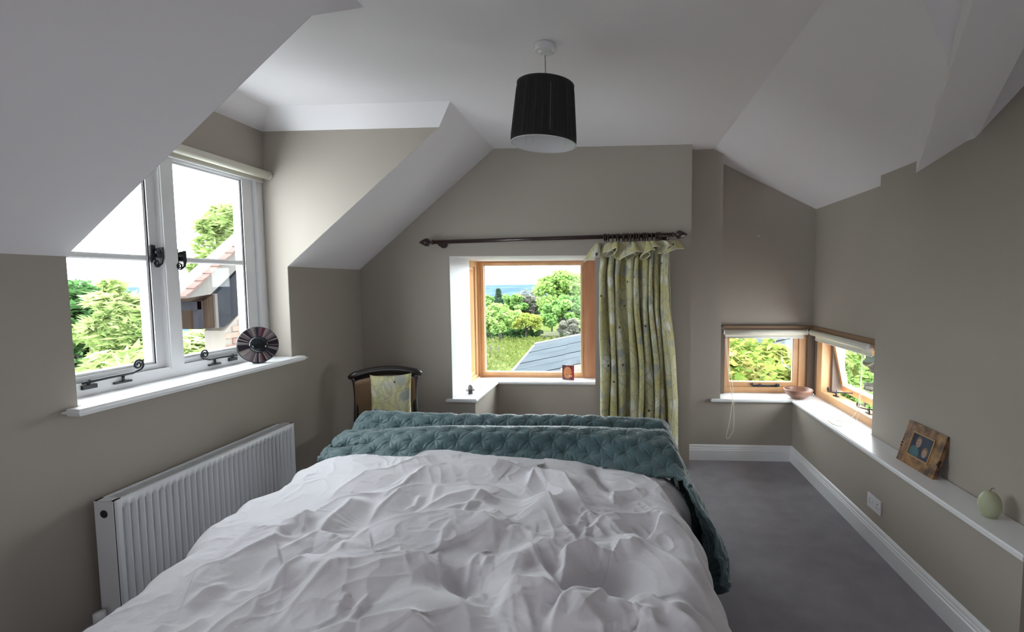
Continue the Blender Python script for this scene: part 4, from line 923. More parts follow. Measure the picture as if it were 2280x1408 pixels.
painted_plane('printed_picture', .124, .148, 44, 52, card_fn, CD, (-.005, -.0008, .075), (0, 0, 0), .3)

# wooden bowl
bowl_m = mat('turned_brown_wood', (.19, .085, .055), .42, noise=(14, (.27, .135, .09), 5, (1, 1, 3)), coat=.15)
o = MB().lathe([(.0, 0), (.050, 0), (.052, .004), (.062, .010), (.092, .030), (.112, .056), (.119, .076), (.1185, .082), (.1155, .083), (.112, .076), (.100, .052), (.075, .028), (.04, .016), (0, .013)], 56).build('wooden_bowl', bowl_m, loc=(1.560, 4.29, .541))
tag(o, 'turned brown wooden bowl on the white sill in the window corner', 'bowl')

# burl photo frame leaning on the ledge
burl = mat('burl_wood', (.36, .19, .08), .3, noise=(16, (.045, .016, .012), 7, (1, 1, 1)), coat=.4)
burl2 = mat('burl_bark', (.045, .018, .014), .6, bump=(60, .8, .004))
PF = empty('photo_frame', (1.592, 2.695, .541), label='chunky burl-wood picture frame with a photo of two people, tilted back on the ledge', cat='picture frame')
Wf, Hf = .305, .232
fm = Matrix.Rotation(math.radians(-90+2), 4, 'Z') @ Matrix.Rotation(math.radians(-17), 4, 'X')
def fp(o): o.parent = PF; o.matrix_local = fm; return o
b = MB(); ow, oh, iw, ih = Wf/2, Hf, .087, .066; cz = Hf/2+.004
for q in (((-ow, 0, 0), (ow, .022, cz-ih)), ((-ow, 0, cz+ih), (ow, .022, oh)), ((-ow, 0, cz-ih), (-iw, .022, cz+ih)), ((iw, 0, cz-ih), (ow, .022, cz+ih))): b.box(*q)
fp(b.build('frame', burl, PF))
b = MB()
for q in (((-iw, -.004, cz-ih), (iw, .004, cz-ih+.006)), ((-iw, -.004, cz+ih-.006), (iw, .004, cz+ih)), ((-iw, -.004, cz-ih), (-iw+.006, .004, cz+ih)), ((iw-.006, -.004, cz-ih), (iw, .004, cz+ih))): b.box(*q)
fp(b.build('inner_bead', mat('pale_burl', (.42, .24, .10), .35, coat=.3), PF))
for sx, zc_, hh_ in ((-1, .105, .085), (1, .085, .035)):
    b = MB(); zz = np.linspace(zc_-hh_/2, zc_+hh_/2, 15)
    b.tube([(sx*(ow-.004), .006+.003*math.sin(i*1.7), z_) for i, z_ in enumerate(zz)], [.0075+.0035*math.sin(i*2.3)*(0 < i < 14) for i in range(15)], 10)
    fp(b.build('bark_edge', burl2, PF))
def photo_fn(u, v):
    c = lerp((.035, .05, .085), (.055, .075, .115), .5+.5*math.sin(u*7+v*4))
    if blob(u, v, .24, .10, .24, .36) < 1: c = (.075, .17, .20)
    if blob(u, v, .72, -.02, .24, .30) < 1: c = (.05, .06, .11)
    if blob(u, v, .33, .68, .135, .23) < 1: c = (.16, .12, .10)
    if blob(u, v, .34, .62, .10, .19) < 1: c = (.40, .26, .21)
    if blob(u, v, .70, .37, .13, .20) < 1: c = (.22, .15, .09)
    if blob(u, v, .70, .31, .10, .16) < 1: c = (.42, .28, .23)
    for (a, b_, r) in ((.305, .66, .013), (.375, .65, .013), (.665, .34, .012), (.735, .34, .012)):
        if blob(u, v, a, b_, r*1.2, r*1.6) < 1: c = (.06, .04, .04)
    for (a, b_) in ((.342, .535), (.70, .245)):
        if blob(u, v, a, b_, .032, .018) < 1: c = (.22, .08, .07)
    return c
ph = painted_plane('photograph', iw*2, ih*2, 60, 46, photo_fn, PF, (0, 0, 0), (0, 0, 0), .15)
ph.matrix_local = fm @ Matrix.Translation((0, .003, cz))
fp(MB().box((-.11, .0225, .02), (.11, .027, Hf-.02)).build('back_board', mat('black_backing', (.012, .012, .012), .8), PF))
st_ = MB().prism([(-.028, .028, .17), (.028, .028, .17), (.035, .050, .001), (-.035, .050, .001)], (0, .003, 0)).build('strut', mat('black_backing'), PF)
st_.matrix_local = Matrix.Rotation(math.radians(-88), 4, 'Z') @ Matrix.Translation((0, .0, .0))
# the strut stands behind, foot on the ledge
st_.data.vertices.foreach_set('co', np.array([(-.028, .072, .165), (.028, .072, .165), (.03, .076, .001), (-.03, .076, .001), (-.028, .076, .165), (.028, .076, .165), (.03, .079, .001), (-.03, .079, .001)], dtype=np.float32).ravel())

# egg-shaped candle
EG = empty('egg_candle', (1.590, 2.150, .541), label='pale green egg-shaped candle near the front end of the ledge', cat='candle')
wax = mat('pale_green_wax', (.44, .46, .31), .45, bump=(120, .25, .001)); wax.node_tree.nodes['Principled BSDF'].inputs['Subsurface Weight'].default_value = .15
MB().lathe([(0, 0), (.026, 0)]+[(.0425*math.sin(t)**.9*(1+.10*math.cos(t)), .056-.056*math.cos(t)*1.0) for t in np.linspace(.75, PI-.25, 22)]+[(.004, .110), (0, .108)], 40).build('wax_body', wax, EG)
MB().tube([(0, 0, .105), (.001, 0, .118), (.004, -.002, .124), (.012, -.006, .125)], .0012, 6).build('wick', mat('burnt_wick', (.05, .04, .03), .9), EG)

# double socket
SO = empty('wall_socket', (XR, 2.893, .252), label='white double wall socket on the low right wall above the skirting', cat='socket')
plas = mat('white_plastic', (.70, .70, .72), .35); holem = mat('socket_hole', (.012, .012, .012), .6)
MB().box((-.010, -.073, -.043), (.0, .073, .043), bev=.003).build('face_plate', plas, SO)
h = MB()
for s in (-1, 1):
    cy_ = s*.043
    h.box((-.0106, cy_-.0025, .008), (-.0096, cy_+.0025, .017)).box((-.0106, cy_-.014, -.010), (-.0096, cy_-.007, -.0055)).box((-.0106, cy_+.007, -.010), (-.0096, cy_+.014, -.0055))
h.build('pin_hole', holem, SO, kind='stuff')
for s in (-1, 1):
    MB().box((-.013, s*.012-.005, -.004), (-.0095, s*.012+.005, .014), bev=.001).build('switch', plas, SO)
# ------------------------------------------------------------------ outdoors
def leaf_material(name, c1, c2, c3, trans=.35):
    m = bpy.data.materials.new(name); m.use_nodes = True; N, L = nodes_of(m.node_tree); N.clear()
    o = N.new('ShaderNodeOutputMaterial'); at = N.new('ShaderNodeAttribute'); at.attribute_name = 'tone'
    cr = N.new('ShaderNodeValToRGB'); cr.color_ramp.elements[0].color = (*c1, 1); cr.color_ramp.elements[1].color = (*c3, 1)
    e = cr.color_ramp.elements.new(.5); e.color = (*c2, 1)
    L.new(at.outputs['Fac'], cr.inputs[0])
    d = N.new('ShaderNodeBsdfDiffuse'); t = N.new('ShaderNodeBsdfTranslucent'); mx = N.new('ShaderNodeMixShader'); mx.inputs[0].default_value = trans
    L.new(cr.outputs[0], d.inputs[0]); L.new(cr.outputs[0], t.inputs[0]); L.new(d.outputs[0], mx.inputs[1]); L.new(t.outputs[0], mx.inputs[2]); L.new(mx.outputs[0], o.inputs[0])
    return m
def leaves(name, C, nleaf, size, m, parent, spread, elong=1.6, seed=0, kind='stuff', upright=0.0):
    """C: (k,4) cluster centres + radius ; leaf quads bent from two triangles"""
    r = np.random.default_rng(seed+11); k = len(C); idx = r.integers(0, k, nleaf)
    dirs = r.normal(size=(nleaf, 3)); dirs /= np.linalg.norm(dirs, axis=1)[:, None]
    dirs[:, 2] = dirs[:, 2]*.8+.18
    rad = C[idx, 3]*(.55+.45*r.random(nleaf)**.5)*spread
    c = C[idx, :3]+dirs*rad[:, None]
    a = r.normal(size=(nleaf, 3)); a[:, 2] *= (.35+upright); a /= np.linalg.norm(a, axis=1)[:, None]
    nn = r.normal(size=(nleaf, 3)); nn[:, 2] += 1.2; b = np.cross(a, nn); b /= np.linalg.norm(b, axis=1)[:, None]
    s = size*(.6+.8*r.random(nleaf)); A = a*(s*elong*.5)[:, None]; B = b*(s*.5)[:, None]; n3 = np.cross(a, b)*(s*.12)[:, None]
    V = np.stack([c-A, c+B-n3, c+A, c-B-n3], 1).reshape(-1, 3)
    F = np.arange(nleaf*4).reshape(-1, 4)
    me = bpy.data.meshes.new(name); me.vertices.add(len(V)); me.vertices.foreach_set('co', V.astype(np.float32).ravel())
    me.loops.add(F.size); me.loops.foreach_set('vertex_index', F.ravel().astype(np.int32)); me.polygons.add(len(F))
    me.polygons.foreach_set('loop_start', np.arange(0, F.size, 4, dtype=np.int32)); me.polygons.foreach_set('loop_total', np.full(len(F), 4, dtype=np.int32))
    me.update(calc_edges=True)
    cl = r.random(k)[idx]; tone = np.clip(.55*cl+.45*r.random(nleaf), 0, 1)
    at = me.attributes.new('tone', 'FLOAT', 'POINT'); at.data.foreach_set('value', np.repeat(tone, 4).astype(np.float32))
    me.materials.append(m); o = bpy.data.objects.new(name, me); COL.objects.link(o); o.parent = parent; o['kind'] = kind; return o
def ellip(n, rx, ry, rz, cz, cr, seed, shell=.75, lo=-.5):
    r = np.random.default_rng(seed+3); d = r.normal(size=(n, 3)); d /= np.linalg.norm(d, axis=1)[:, None]
    d[:, 2] = np.where(d[:, 2] < lo, -d[:, 2], d[:, 2]); q = shell+(1-shell)*r.random((n, 1))
    q = np.where(r.random((n, 1)) < .25, q*.6, q)
    P = d*q*np.array([rx, ry, rz]); P[:, 2] += cz
    return np.concatenate([P, cr*(.6+.8*r.random((n, 1)))], 1)
bark_m = mat('grey_bark', (.035, .03, .025), .9, bump=(12, .8, .03))
GR = {}
def tree(name, loc, trunk_h, rx, rz, cz, m, n, leaf, label, ncl=60, cr=.22, seed=1, elong=1.6, branches=7, trunk_r=.04, group=None, spread=1.0):
    T_ = empty(name, loc, label=label, cat='tree', group=group) if 'hedge' not in name else empty(name, loc, label=label, cat='hedge')
    b = MB(); r_ = random.Random(seed)
    b.tube([(0, 0, -.3), (r_.uniform(-.1, .1)*rx*.3, 0, cz*.5), (r_.uniform(-.1, .1)*rx, 0, cz+rz*.3)], [trunk_r*rx*2, trunk_r*rx*1.6, trunk_r*rx*.5], 8)
    for i in range(branches):
        a = 2*PI*i/branches+r_.random(); l = r_.uniform(.55, .9)
        z0 = trunk_h+(cz-trunk_h)*r_.random()
        b.tube([(0, 0, z0), (rx*.4*l*math.cos(a), rx*.4*l*math.sin(a), z0+rz*.35), (rx*l*math.cos(a), rx*l*math.sin(a), cz+rz*r_.uniform(-.2, .6))], [trunk_r*rx*.9, trunk_r*rx*.6, trunk_r*rx*.15], 6)
    b.build('trunk', bark_m, T_)
    C = ellip(ncl, rx, rx, rz, cz, cr*rx, seed)
    leaves('foliage', C, n, leaf, m, T_, spread, elong, seed)
    return T_
g_bright = leaf_material('leaf_bright_green', (0.113, 0.198, 0.054), (0.212, 0.336, 0.091), (0.353, 0.468, 0.164))
g_mid = leaf_material('leaf_mid_green', (0.078, 0.164, 0.050), (0.166, 0.301, 0.085), (0.273, 0.422, 0.144))
g_dark = leaf_material('leaf_dark_green', (0.031, 0.070, 0.027), (0.055, 0.119, 0.039), (0.093, 0.173, 0.063))
g_conif = leaf_material('leaf_conifer', (0.023, 0.053, 0.033), (0.037, 0.075, 0.046), (0.061, 0.105, 0.061))
g_yell = leaf_material('leaf_yellow_green', (0.140, 0.197, 0.041), (0.253, 0.303, 0.064), (0.367, 0.382, 0.113))
g_bare = leaf_material('twig_grey', (.10, .10, .08), (.15, .15, .12), (.20, .20, .165), .3)
g_ash = leaf_material('leaf_ash', (0.142, 0.208, 0.068), (0.258, 0.333, 0.119), (0.432, 0.489, 0.246))
g_mix = leaf_material('leaf_variegated', (0.075, 0.136, 0.029), (0.251, 0.306, 0.068), (0.409, 0.313, 0.138))
TREES = []
# ground, meadow sloping away from the house, valley and hills
def terrain():
    naz, nr = 220, 90
    az = np.radians(np.linspace(-100, 45, naz))[:, None]; r = (np.geomspace(6, 9000, nr))[None, :]
    x = np.sin(az)*r; y = np.cos(az)*r
    near = -2.75-.07*np.clip(r-2, 0, 110)
    t1 = np.clip((r-100)/900, 0, 1); t1 = t1*t1*(3-2*t1)
    z = near-(130)*t1
    t2 = np.clip((r-2200)/3300, 0, 1); t2 = t2*t2*(3-2*t2)
    hill = 1+.16*vnoise(np.degrees(az)/14+0*r, r/2600, 1, 61)+.05*vnoise(np.degrees(az)/4+0*r, r/900, 1, 62)
    z = z+t2*(142-72*.0)*hill*(.62)
    z = z+.25*vnoise(x*.12, y*.12, 1, 63)*np.clip(r/40, 0, 1)*np.clip(1-r/300, 0, 1)
    return x, y, z, r
x, y, z, r = terrain()
P = np.stack([x, y, z], -1)
def field_mat():
    m = bpy.data.materials.new('meadow_and_hazed_hills'); m.use_nodes = True; N, L = nodes_of(m.node_tree); b = N['Principled BSDF']; b.inputs['Roughness'].default_value = 1; b.inputs['Specular IOR Level'].default_value = 0
    g = N.new('ShaderNodeNewGeometry'); ln = N.new('ShaderNodeVectorMath'); ln.operation = 'LENGTH'; L.new(g.outputs['Position'], ln.inputs[0])
    n1 = N.new('ShaderNodeTexNoise'); n1.inputs['Scale'].default_value = .35; n1.inputs['Detail'].default_value = 8; L.new(g.outputs['Position'], n1.inputs['Vector'])
    cr = N.new('ShaderNodeValToRGB'); cr.color_ramp.elements[0].position = .35; cr.color_ramp.elements[0].color = (.040, .058, .016, 1); cr.color_ramp.elements[1].position = .65; cr.color_ramp.elements[1].color = (.080, .088, .030, 1); L.new(n1.outputs[0], cr.inputs[0])
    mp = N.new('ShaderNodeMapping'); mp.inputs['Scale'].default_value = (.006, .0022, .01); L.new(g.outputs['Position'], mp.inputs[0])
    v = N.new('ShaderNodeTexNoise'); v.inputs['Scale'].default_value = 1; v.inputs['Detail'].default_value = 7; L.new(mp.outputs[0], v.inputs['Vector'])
    c2 = N.new('ShaderNodeValToRGB'); c2.color_ramp.elements[0].position = .42; c2.color_ramp.elements[0].color = (.034, .056, .092, 1); c2.color_ramp.elements[1].position = .62; c2.color_ramp.elements[1].color = (.055, .078, .13, 1)  # bluish hill colours with the aerial haze painted in
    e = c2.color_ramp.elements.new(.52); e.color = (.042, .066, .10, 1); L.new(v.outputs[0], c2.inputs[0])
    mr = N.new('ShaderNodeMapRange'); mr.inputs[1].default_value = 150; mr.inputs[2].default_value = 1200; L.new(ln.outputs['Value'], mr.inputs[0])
    mg = N.new('ShaderNodeMapRange'); mg.inputs[1].default_value = 10; mg.inputs[2].default_value = 14; L.new(ln.outputs['Value'], mg.inputs[0])
    m0 = N.new('ShaderNodeMix'); m0.data_type = 'RGBA'; L.new(mg.outputs[0], m0.inputs[0]); m0.inputs[6].default_value = (.28, .265, .255, 1); L.new(cr.outputs[0], m0.inputs[7])  # unseen pale ground by the house, added to bounce neutral light indoors
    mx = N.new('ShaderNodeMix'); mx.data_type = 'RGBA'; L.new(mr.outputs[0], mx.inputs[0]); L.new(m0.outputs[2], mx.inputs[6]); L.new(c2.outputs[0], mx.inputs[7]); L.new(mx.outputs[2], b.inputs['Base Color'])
    return m
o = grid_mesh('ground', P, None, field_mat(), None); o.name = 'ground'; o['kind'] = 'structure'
def gz(y, x=0): 
    r = math.hypot(x, y); return -2.75-.07*max(0, min(r-2, 110))
# long grass in the meadow
gC = []
rr = np.random.default_rng(5)
gx = rr.uniform(-26, -2, 900); gy = rr.uniform(24, 84, 900)
C = np.array([[a, b_, gz(b_, a)+.1, .55] for a, b_ in zip(gx, gy)])
o = leaves('meadow_grass', C, 14000, .17, leaf_material('grass_blades', (.05, .075, .016), (.09, .11, .028), (.13, .135, .05)), None, 1.5, 2.2, 3, upright=1.5)
tag(o, 'long yellowish grass over the orchard meadow', 'grass', kind='stuff')

Y = 78; tree('orchard_tree', (-18.5, Y, gz(Y, -18)-.2), 1.3, 3.3, 2.4, 3.6, g_bright, 9000, .30, 'pale green rounded orchard tree on the left of the meadow', seed=21, ncl=70)
tree('conifer', (-24.5, 100, -10), 1, 1.9, 5.0, 6.8, g_conif, 6000, .45, 'dark pointed conifer rising behind the rounded orchard tree', seed=22, elong=1.2) if False else None
def conifer(loc, h, r0, label, seed):
    T_ = empty('conifer', loc, label=label, cat='tree'); MB().tube([(0, 0, 0), (0, 0, h)], [.22, .03], 8).build('trunk', bark_m, T_)
    C = []; q = random.Random(seed)
    for i in range(130):
        t = q.random()**.8; rr_ = r0*(1-t)*q.uniform(.5, 1); a = q.random()*6.28
        C.append((rr_*math.cos(a), rr_*math.sin(a), h*(.08+.92*t), .25+.55*(1-t)))
    leaves('foliage', np.array(C), 7000, .34, g_conif, T_, 1.0, 2.0, seed)
conifer((-25.0, 104, -10.5), 10.4, 2.7, 'dark pointed conifer behind the rounded orchard tree', 22)
tree('tree', (-29.5, 112, -11), 2, 3.4, 3.8, 5.6, g_mid, 6000, .42, 'soft green tree at the left edge of the bay view, beside the conifer', seed=23)
tree('tree', (-23.0, 108, -10.6), 2, 4.0, 4.0, 5.2, g_mid, 9000, .42, 'dense dark green round tree between the conifer and the bare tree', seed=24).children[1].data.materials.__setitem__(0, g_dark)
tree('bare_tree', (-19.5, 112, -11), 2, 4.6, 3.6, 5.6, g_bare, 12000, .26, 'bare grey twiggy tree in the middle of the bay view', seed=25, elong=5, ncl=90, branches=14, cr=.28)
tree('blossom_tree', (-16.2, 88, gz(88, -16)), 1.2, 2.9, 1.5, 2.9, g_yell, 6500, .26, 'small yellow-green layered tree in front of the dark hedge', seed=26)
tree('tall_tree', (-10.6, 100, -10), 3, 5.6, 5.2, 8.0, g_bright, 15000, .38, 'tall light green tree on the right of the bay view', seed=27, ncl=110, branches=12)
tree('tree', (-9.6, 92, gz(92, -9)), 1.5, 4.4, 3.2, 4.2, g_mid, 11000, .34, 'bushy mid green tree below the tall light green tree', seed=28)
tree('tree', (-13.6, 104, -10), 1.5, 2.8, 2.6, 3.8, g_mid, 6000, .34, 'low leafy tree between the bare tree and the field gate', seed=29)
tree('shrub', (-6.9, 74, gz(74, -7)), .5, 1.8, 1.6, 1.9, g_bare, 6000, .16, 'tan twiggy shrub just above the barn roof', seed=30, elong=4, ncl=50)
# hedge across the meadow
HG = empty('field_hedge', (-18, 90, gz(90, -18)), label='dark clipped hedge along the far edge of the meadow', cat='hedge')
C = np.array([[rr.uniform(-9, 4.2), rr.uniform(-.6, .6), rr.uniform(.2, 1.6), .5] for _ in range(120)])
leaves('foliage', C, 11000, .24, g_dark, HG, 1.0, 1.5, 41)
C = np.array([[rr.uniform(7.9, 15), rr.uniform(-.6, .6), rr.uniform(.2, 1.6), .5] for _ in range(80)])
leaves('foliage', C, 7000, .24, g_dark, HG, 1.0, 1.5, 42)
# field gate and the hay field behind
gm = mat('galvanised_gate', (.10, .115, .105), .6)
GT = empty('field_gate', (-12.0, 89.2, gz(89, -12)), rz=-.12, label='pale metal five-bar field gate set in the dark hedge', cat='gate')
for i in range(6): MB().tube([(-1.75, 0, .25+.22*i), (1.75, 0, .25+.22*i)], .03, 8).build('bar', gm, GT)
for xx in (-1.75, 1.75): MB().tube([(xx, 0, .1), (xx, 0, 1.45)], .05, 8).build('stile', gm, GT)
MB().tube([(-1.75, 0, .25), (1.75, 0, 1.35)], .025, 8).build('brace', gm, GT)
for xx in (-2.0, 2.0): MB().tube([(xx, .1, -.2), (xx, .1, 1.7)], .11, 8).build('gate_post', bark_m, GT)
bxo('hay_field', (-16.5, 93, -9.9), (-7.5, 101, -8.75), mat('mown_field', (.10, .10, .022), 1, noise=(1.5, (.12, .11, .03), 4, S1)), None)['kind'] = 'structure'
# rustic fence posts
for (px_, py_, hh_, lab) in ((-13.0, 50, 1.25, 'weathered fence post left of its thinner neighbour in the meadow'), (-12.3, 50.6, 1.0, 'thin weathered fence post, right one of the meadow pair')):
    o = MB().tube([(0, 0, -.3), (.03, 0, hh_)], [.11, .09], 8).build('fence_post', bark_m, None, loc=(px_, py_, gz(py_, px_))); tag(o, lab, 'post', 'meadow fence posts')
for i, (px_, py_) in enumerate(((-4.55, 27), (-4.25, 24.4), (-4.0, 22.2))):
    o = MB().tube([(0, 0, -.5), (.05, 0, .95+.3*(i == 0)), (.02, 0, 1.25+.3*(i == 0))], [.16, .15, .08], 9).build('rubble_pier', mat('old_stone_post', (.08, .074, .064), .9, bump=(6, .8, .05)), None, loc=(px_, py_, gz(py_, px_)))
    tag(o, ['weathered stone gatepost at the far corner of the barn roof, tallest of three', 'middle weathered stone post beside the barn roof edge', 'nearest weathered stone post beside the barn roof edge'][i], 'post', 'stone posts by the barn')

# barn with corrugated roof
BA = empty('barn', (-2.735, 16.64, -.6), label='barn with a grey corrugated roof below the bay window', cat='barn')
Av = Vector((0, 0, 0)); hv = Vector((.0552, -.9985, 0)); pv = Vector((.9985, .0552, 0))
steel = mat('grey_corrugated_steel', (.040, .047, .054), .8, noise=(1.2, (.050, .058, .066), 4, S1), spec=.1)
rust = mat('weathered_tan_sheet', (.075, .056, .045), .9, noise=(2.5, (.095, .075, .06), 5, S1))
def rp_(a, t, dz=0): return Av+hv*a+pv*t+Vector((0, 0, .2*t+dz))
sheet_w = 1.05
k = 0
for row, (t0, t1) in enumerate(((0, 1.25), (1.2, 2.4), (2.3, 4.6), (4.5, 6.9))):
    for i in range(9):
        a0 = i*sheet_w*.96-.05; V = []; F = []; n_ = 8*4
        for q in range(n_+1):
            a = a0+sheet_w*q/n_; dz = .024*math.cos(2*PI*q/4)+.012*(row)*1+(.006 if i % 2 else 0)
            V += [rp_(a, t0, dz)[:], rp_(a, t1, dz)[:]]
        F = [(2*q, 2*q+2, 2*q+3, 2*q+1) for q in range(n_)]
        m_ = rust if (row in (1, 2) and i in (6, 7)) else steel
        o = mesh('roof_sheet', V, F, m_, BA); md = o.modifiers.new('gauge', 'SOLIDIFY'); md.thickness = .004
mesh('gutter', *(lambda b_: (b_.V, b_.F))(MB().tube([rp_(-.1, -.06, -.05), rp_(9, -.06, -.05)], .055, 10)), mat('pale_gutter', (.12, .125, .125), .6), BA)
mesh('verge_trim', *(lambda b_: (b_.V, b_.F))(MB().tube([rp_(-.06, -.05, .03), rp_(-.06, 7, .03)], .04, 8)), mat('pale_gutter'), BA)
b = MB(); q0, q1 = rp_(0.1, .1), rp_(8.8, .1); b.prism([rp_(.12, .12, -.05), rp_(8.8, .12, -.05), rp_(8.8, .12, -4.5), rp_(.12, .12, -4.5)], pv*.2)
b.prism([rp_(.12, .12, -.05), rp_(.12, 6.6, -.05), rp_(.12, 6.6, -5.5), rp_(.12, .12, -4.5)], hv*.2)
mesh('wall', b.V, b.F, mat('barn_stone', (.07, .062, .052), .9, noise=(4, (.09, .08, .07), 4, S1)), BA)
# neighbouring timber turret with tiled verge seen through the dormer window
TT = empty('timber_gable', (-5, 6, .9), label='black boarded gable with clay-tiled verge outside the dormer window', cat='building')
def tp(x_, y_, z_): return (x_+5, y_-6, z_-.9)
slate = mat('slate_grey_boarding', (.0125, .0125, .015), .9, spec=.0, noise=(5, (.016, .016, .019), 4, S1)); brownb = mat('brown_boarding', (.012, .008, .006), .9, spec=.0, noise=(7, (.02, .014, .011), 5, (1, 1, .2)))
MB().prism([tp(-5.0, 5.875, 1.40), tp(-5, 6.50, 1.90), tp(-5, 7.2, 2.4), tp(-5, 7.2, 1.30), tp(-5, 6.40, 1.22), tp(-5, 6.18, 1.12), tp(-5, 5.99, .995), tp(-5, 5.875, .995)], (-.5, .1, 0)).build('front_boarding', slate, TT)
MB().prism([tp(-5.02, 5.64, 1.30), tp(-5.0, 5.87, 1.42), tp(-5.0, 5.87, .995), tp(-5.02, 5.64, .995)], (-.45, .05, 0)).build('side_boarding', brownb, TT)
MB().box(tp(-5.02, 5.845, .99), tp(-4.98, 5.885, 1.42)).build('corner_board', mat('pale_corner_board', (.032, .026, .022), .8), TT)
MB().box(tp(-5.06, 5.60, 1.0), tp(-5.0, 5.68, 1.34)).build('corner_post', slate, TT)
MB().box(tp(-5.06, 5.0, 1.235), tp(-5.0, 5.66, 1.335)).build('beam', slate, TT)
dv = Vector((0, 6.45-5.44, 1.93-1.36)).normalized()
MB().prism([tp(-4.90, 5.335, 1.378), tp(-4.90, 5.692, 1.417), tp(-4.90, 6.187, 1.776), tp(-4.90, 7.2, 2.52), tp(-4.90, 7.2, 2.76), tp(-4.90, 5.345, 1.398)], (-.30, 0, 0)).build('soffit_board', mat('pale_soffit', (.055, .05, .045), .9), TT)
clay = mat('clay_tile', (.045, .019, .014), .85, noise=(14, (.065, .034, .026), 4, S1))
dv = Vector((0, 7.2-5.345, 2.76-1.398)).normalized(); ang = math.atan2(dv.z, dv.y)
t0_ = None
for i in range(13):
    for j in range(1):
        c_ = Vector(tp(-4.905-.15*j, 5.32, 1.392))+dv*(.15*i)
        if t0_ is None: o = MB().box((-.055, -.02, 0), (.045, .20, .018)).build('roof_tile', clay, TT); t0_ = o
        else: o = t0_.copy(); COL.objects.link(o); o.parent = TT
        o.location = c_+Vector((0, 0, .010+.004*(j % 2))); o.rotation_euler = (ang-.06, 0, random.uniform(-.03, .03))
# brick chimney flank
BW = empty('brick_chimney', (-5, 6.4, .2), label='red and buff brick chimney flank below the black gable', cat='chimney')
brk = [mat('brick_red', (.085, .038, .027), .9, noise=(20, (.10, .05, .038), 4, S1)), mat('brick_buff', (.105, .07, .052), .9, noise=(20, (.12, .085, .066), 4, S1))]
MB().prism([(-.0, -.40, -4.2), (0, .8, -4.2), (0, .8, 1.10), (0, .0, 1.04), (0, -.22, .88), (0, -.40, .74)], (-.3, .02, 0)).build('mortar', mat('lime_mortar', (.10, .085, .075), .9), BW)
b0 = {}
for r_i in range(13):
    z_ = r_i*.08
    for c_i in range(6):
        y_ = -.40+c_i*.225+(r_i % 2)*.11
        lim = .74+(y_+.40)*.72 if y_ < 0 else 1.03
        if z_+.07 > lim: continue
        mi = 0 if (r_i in (12, 11, 6) or random.random() < .3) else 1
        if mi not in b0: o = MB().box((-.01, 0, 0), (.012, .215, .068)).build('brick', brk[mi], BW); b0[mi] = o
        else: o = b0[mi].copy(); COL.objects.link(o); o.parent = BW
        o.location = (.0, y_, z_+random.uniform(-.002, .002))
# trees outside the dormer window
tree('tree', (-18.5, 15.7, -4.0), 1, 2.3, 2.3, 3.0, g_dark, 16000, .13, 'dark green bushy tree at the left of the dormer view', seed=51, ncl=90, elong=2)
tree('ash_tree', (-14.2, 13.45, -4.4), 1.2, 1.15, 2.9, 3.05, g_ash, 9500, .15, 'light green ash tree filling the left dormer pane', seed=52, ncl=80, elong=3.2, branches=12)
tree('tall_ash_tree', (-12.0, 15.6, -3.8), 2.5, 1.6, 3.1, 5.0, g_ash, 9000, .14, 'tall pale ash tree rising behind the black gable', seed=53, ncl=60, elong=3.2, branches=12, cr=.26)
tree('shrub', (-12.0, 11.1, -3.6), .4, 1.6, 1.5, 1.65, g_ash, 9000, .13, 'leafy light green shrub along the bottom of the left dormer pane', seed=55, elong=3.2)
tree('shrub', (-9.0, 9.8, -3.1), .5, 1.5, 1.55, 1.9, g_ash, 9000, .12, 'broad leafy shrub below the beam of the black gable', seed=54, elong=3.2)
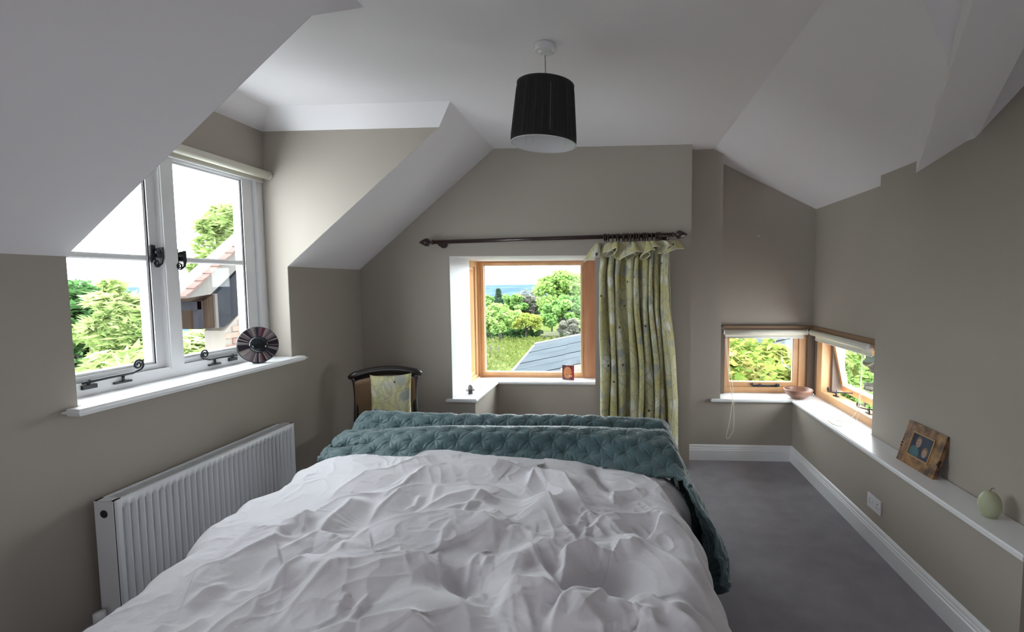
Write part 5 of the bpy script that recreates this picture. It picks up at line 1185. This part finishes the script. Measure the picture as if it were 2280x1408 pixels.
# outside the corner windows
tree('garden_bush', (1.72, 7.0, -1.60), .3, 1.15, 1.15, 1.15, g_mix, 17000, .055, 'yellow, green and reddish bush close outside the low garden window', seed=61, ncl=90, elong=2.2, cr=.25)
tree('garden_bush', (5.45, 12.2, -3.2), .4, .85, 1.35, 1.75, g_bright, 6000, .10, 'pale green bush between the low garden window and the stone cottage', seed=62, elong=2)
stone_cols = [mat('stone_pale', (.13, .12, .105), .9, noise=(9, (.10, .09, .078), 4, S1)), mat('stone_tan', (.10, .088, .07), .9, noise=(9, (.08, .07, .058), 4, S1)), mat('stone_grey', (.075, .07, .066), .9, noise=(9, (.10, .095, .088), 4, S1))]
COT = empty('stone_cottage', (7.6, 14.8, -3.2), rz=math.radians(-52), label='stone cottage with a slate eave and a small white window outside the right sash', cat='building')
# local: wall runs along +x, faces -y ; height 3
MB().box((-2.2, 0, -1), (3.2, .3, 2.45)).build('wall_core', mat('stone_joint', (.06, .053, .045), .95), COT)
wx0, wx1, wz0, wz1 = .05, 1.35, 1.35, 2.05
s0 = {}
for r_i in range(22):
    z_ = -.05+r_i*.112; x_ = -2.2+random.uniform(0, .2)
    while x_ < 3.0:
        w_ = random.choice([.22, .30, .38])
        if not (x_+w_ > wx0-.02 and x_ < wx1+.02 and z_+.1 > wz0-.05 and z_ < wz1+.1):
            key = (w_, random.randint(0, 2))
            if key not in s0: o = MB().box((0, -.05, 0), (w_-.015, .02, .098), bev=.012).build('stone', stone_cols[key[1]], COT); s0[key] = o
            else: o = s0[key].copy(); COL.objects.link(o); o.parent = COT
            o.location = (x_, random.uniform(-.015, .015), z_)
        x_ += w_
wf = MB().box((wx0, -.03, wz0), (wx1, .05, wz0+.05)).box((wx0, -.03, wz1-.05), (wx1, .05, wz1)).box((wx0, -.03, wz0), (wx0+.05, .05, wz1)).box((wx1-.05, -.03, wz0), (wx1, .05, wz1)).box((.67, -.03, wz0), (.73, .05, wz1)).build('window_frame', mat('weathered_white_frame', (.16, .16, .165), .6), COT)
MB().box((wx0, .0, wz0), (wx1, .01, wz1)).build('pane', mat('dark_window_glass', (.015, .018, .02), .15), wf)
MB().box((-2.6, -.45, 2.40), (3.6, .1, 2.62)).build('eave', mat('dark_slate', (.02, .024, .026), .8), COT)
sl_ = mat('slate_roof', (.045, .05, .056), .8, noise=(3, (.06, .066, .072), 3, S1))
MB().prism([(-2.6, -.5, 2.60), (3.6, -.5, 2.60), (3.6, 2.6, 4.4), (-2.6, 2.6, 4.4)], (0, 0, .06)).build('roof', sl_, COT)
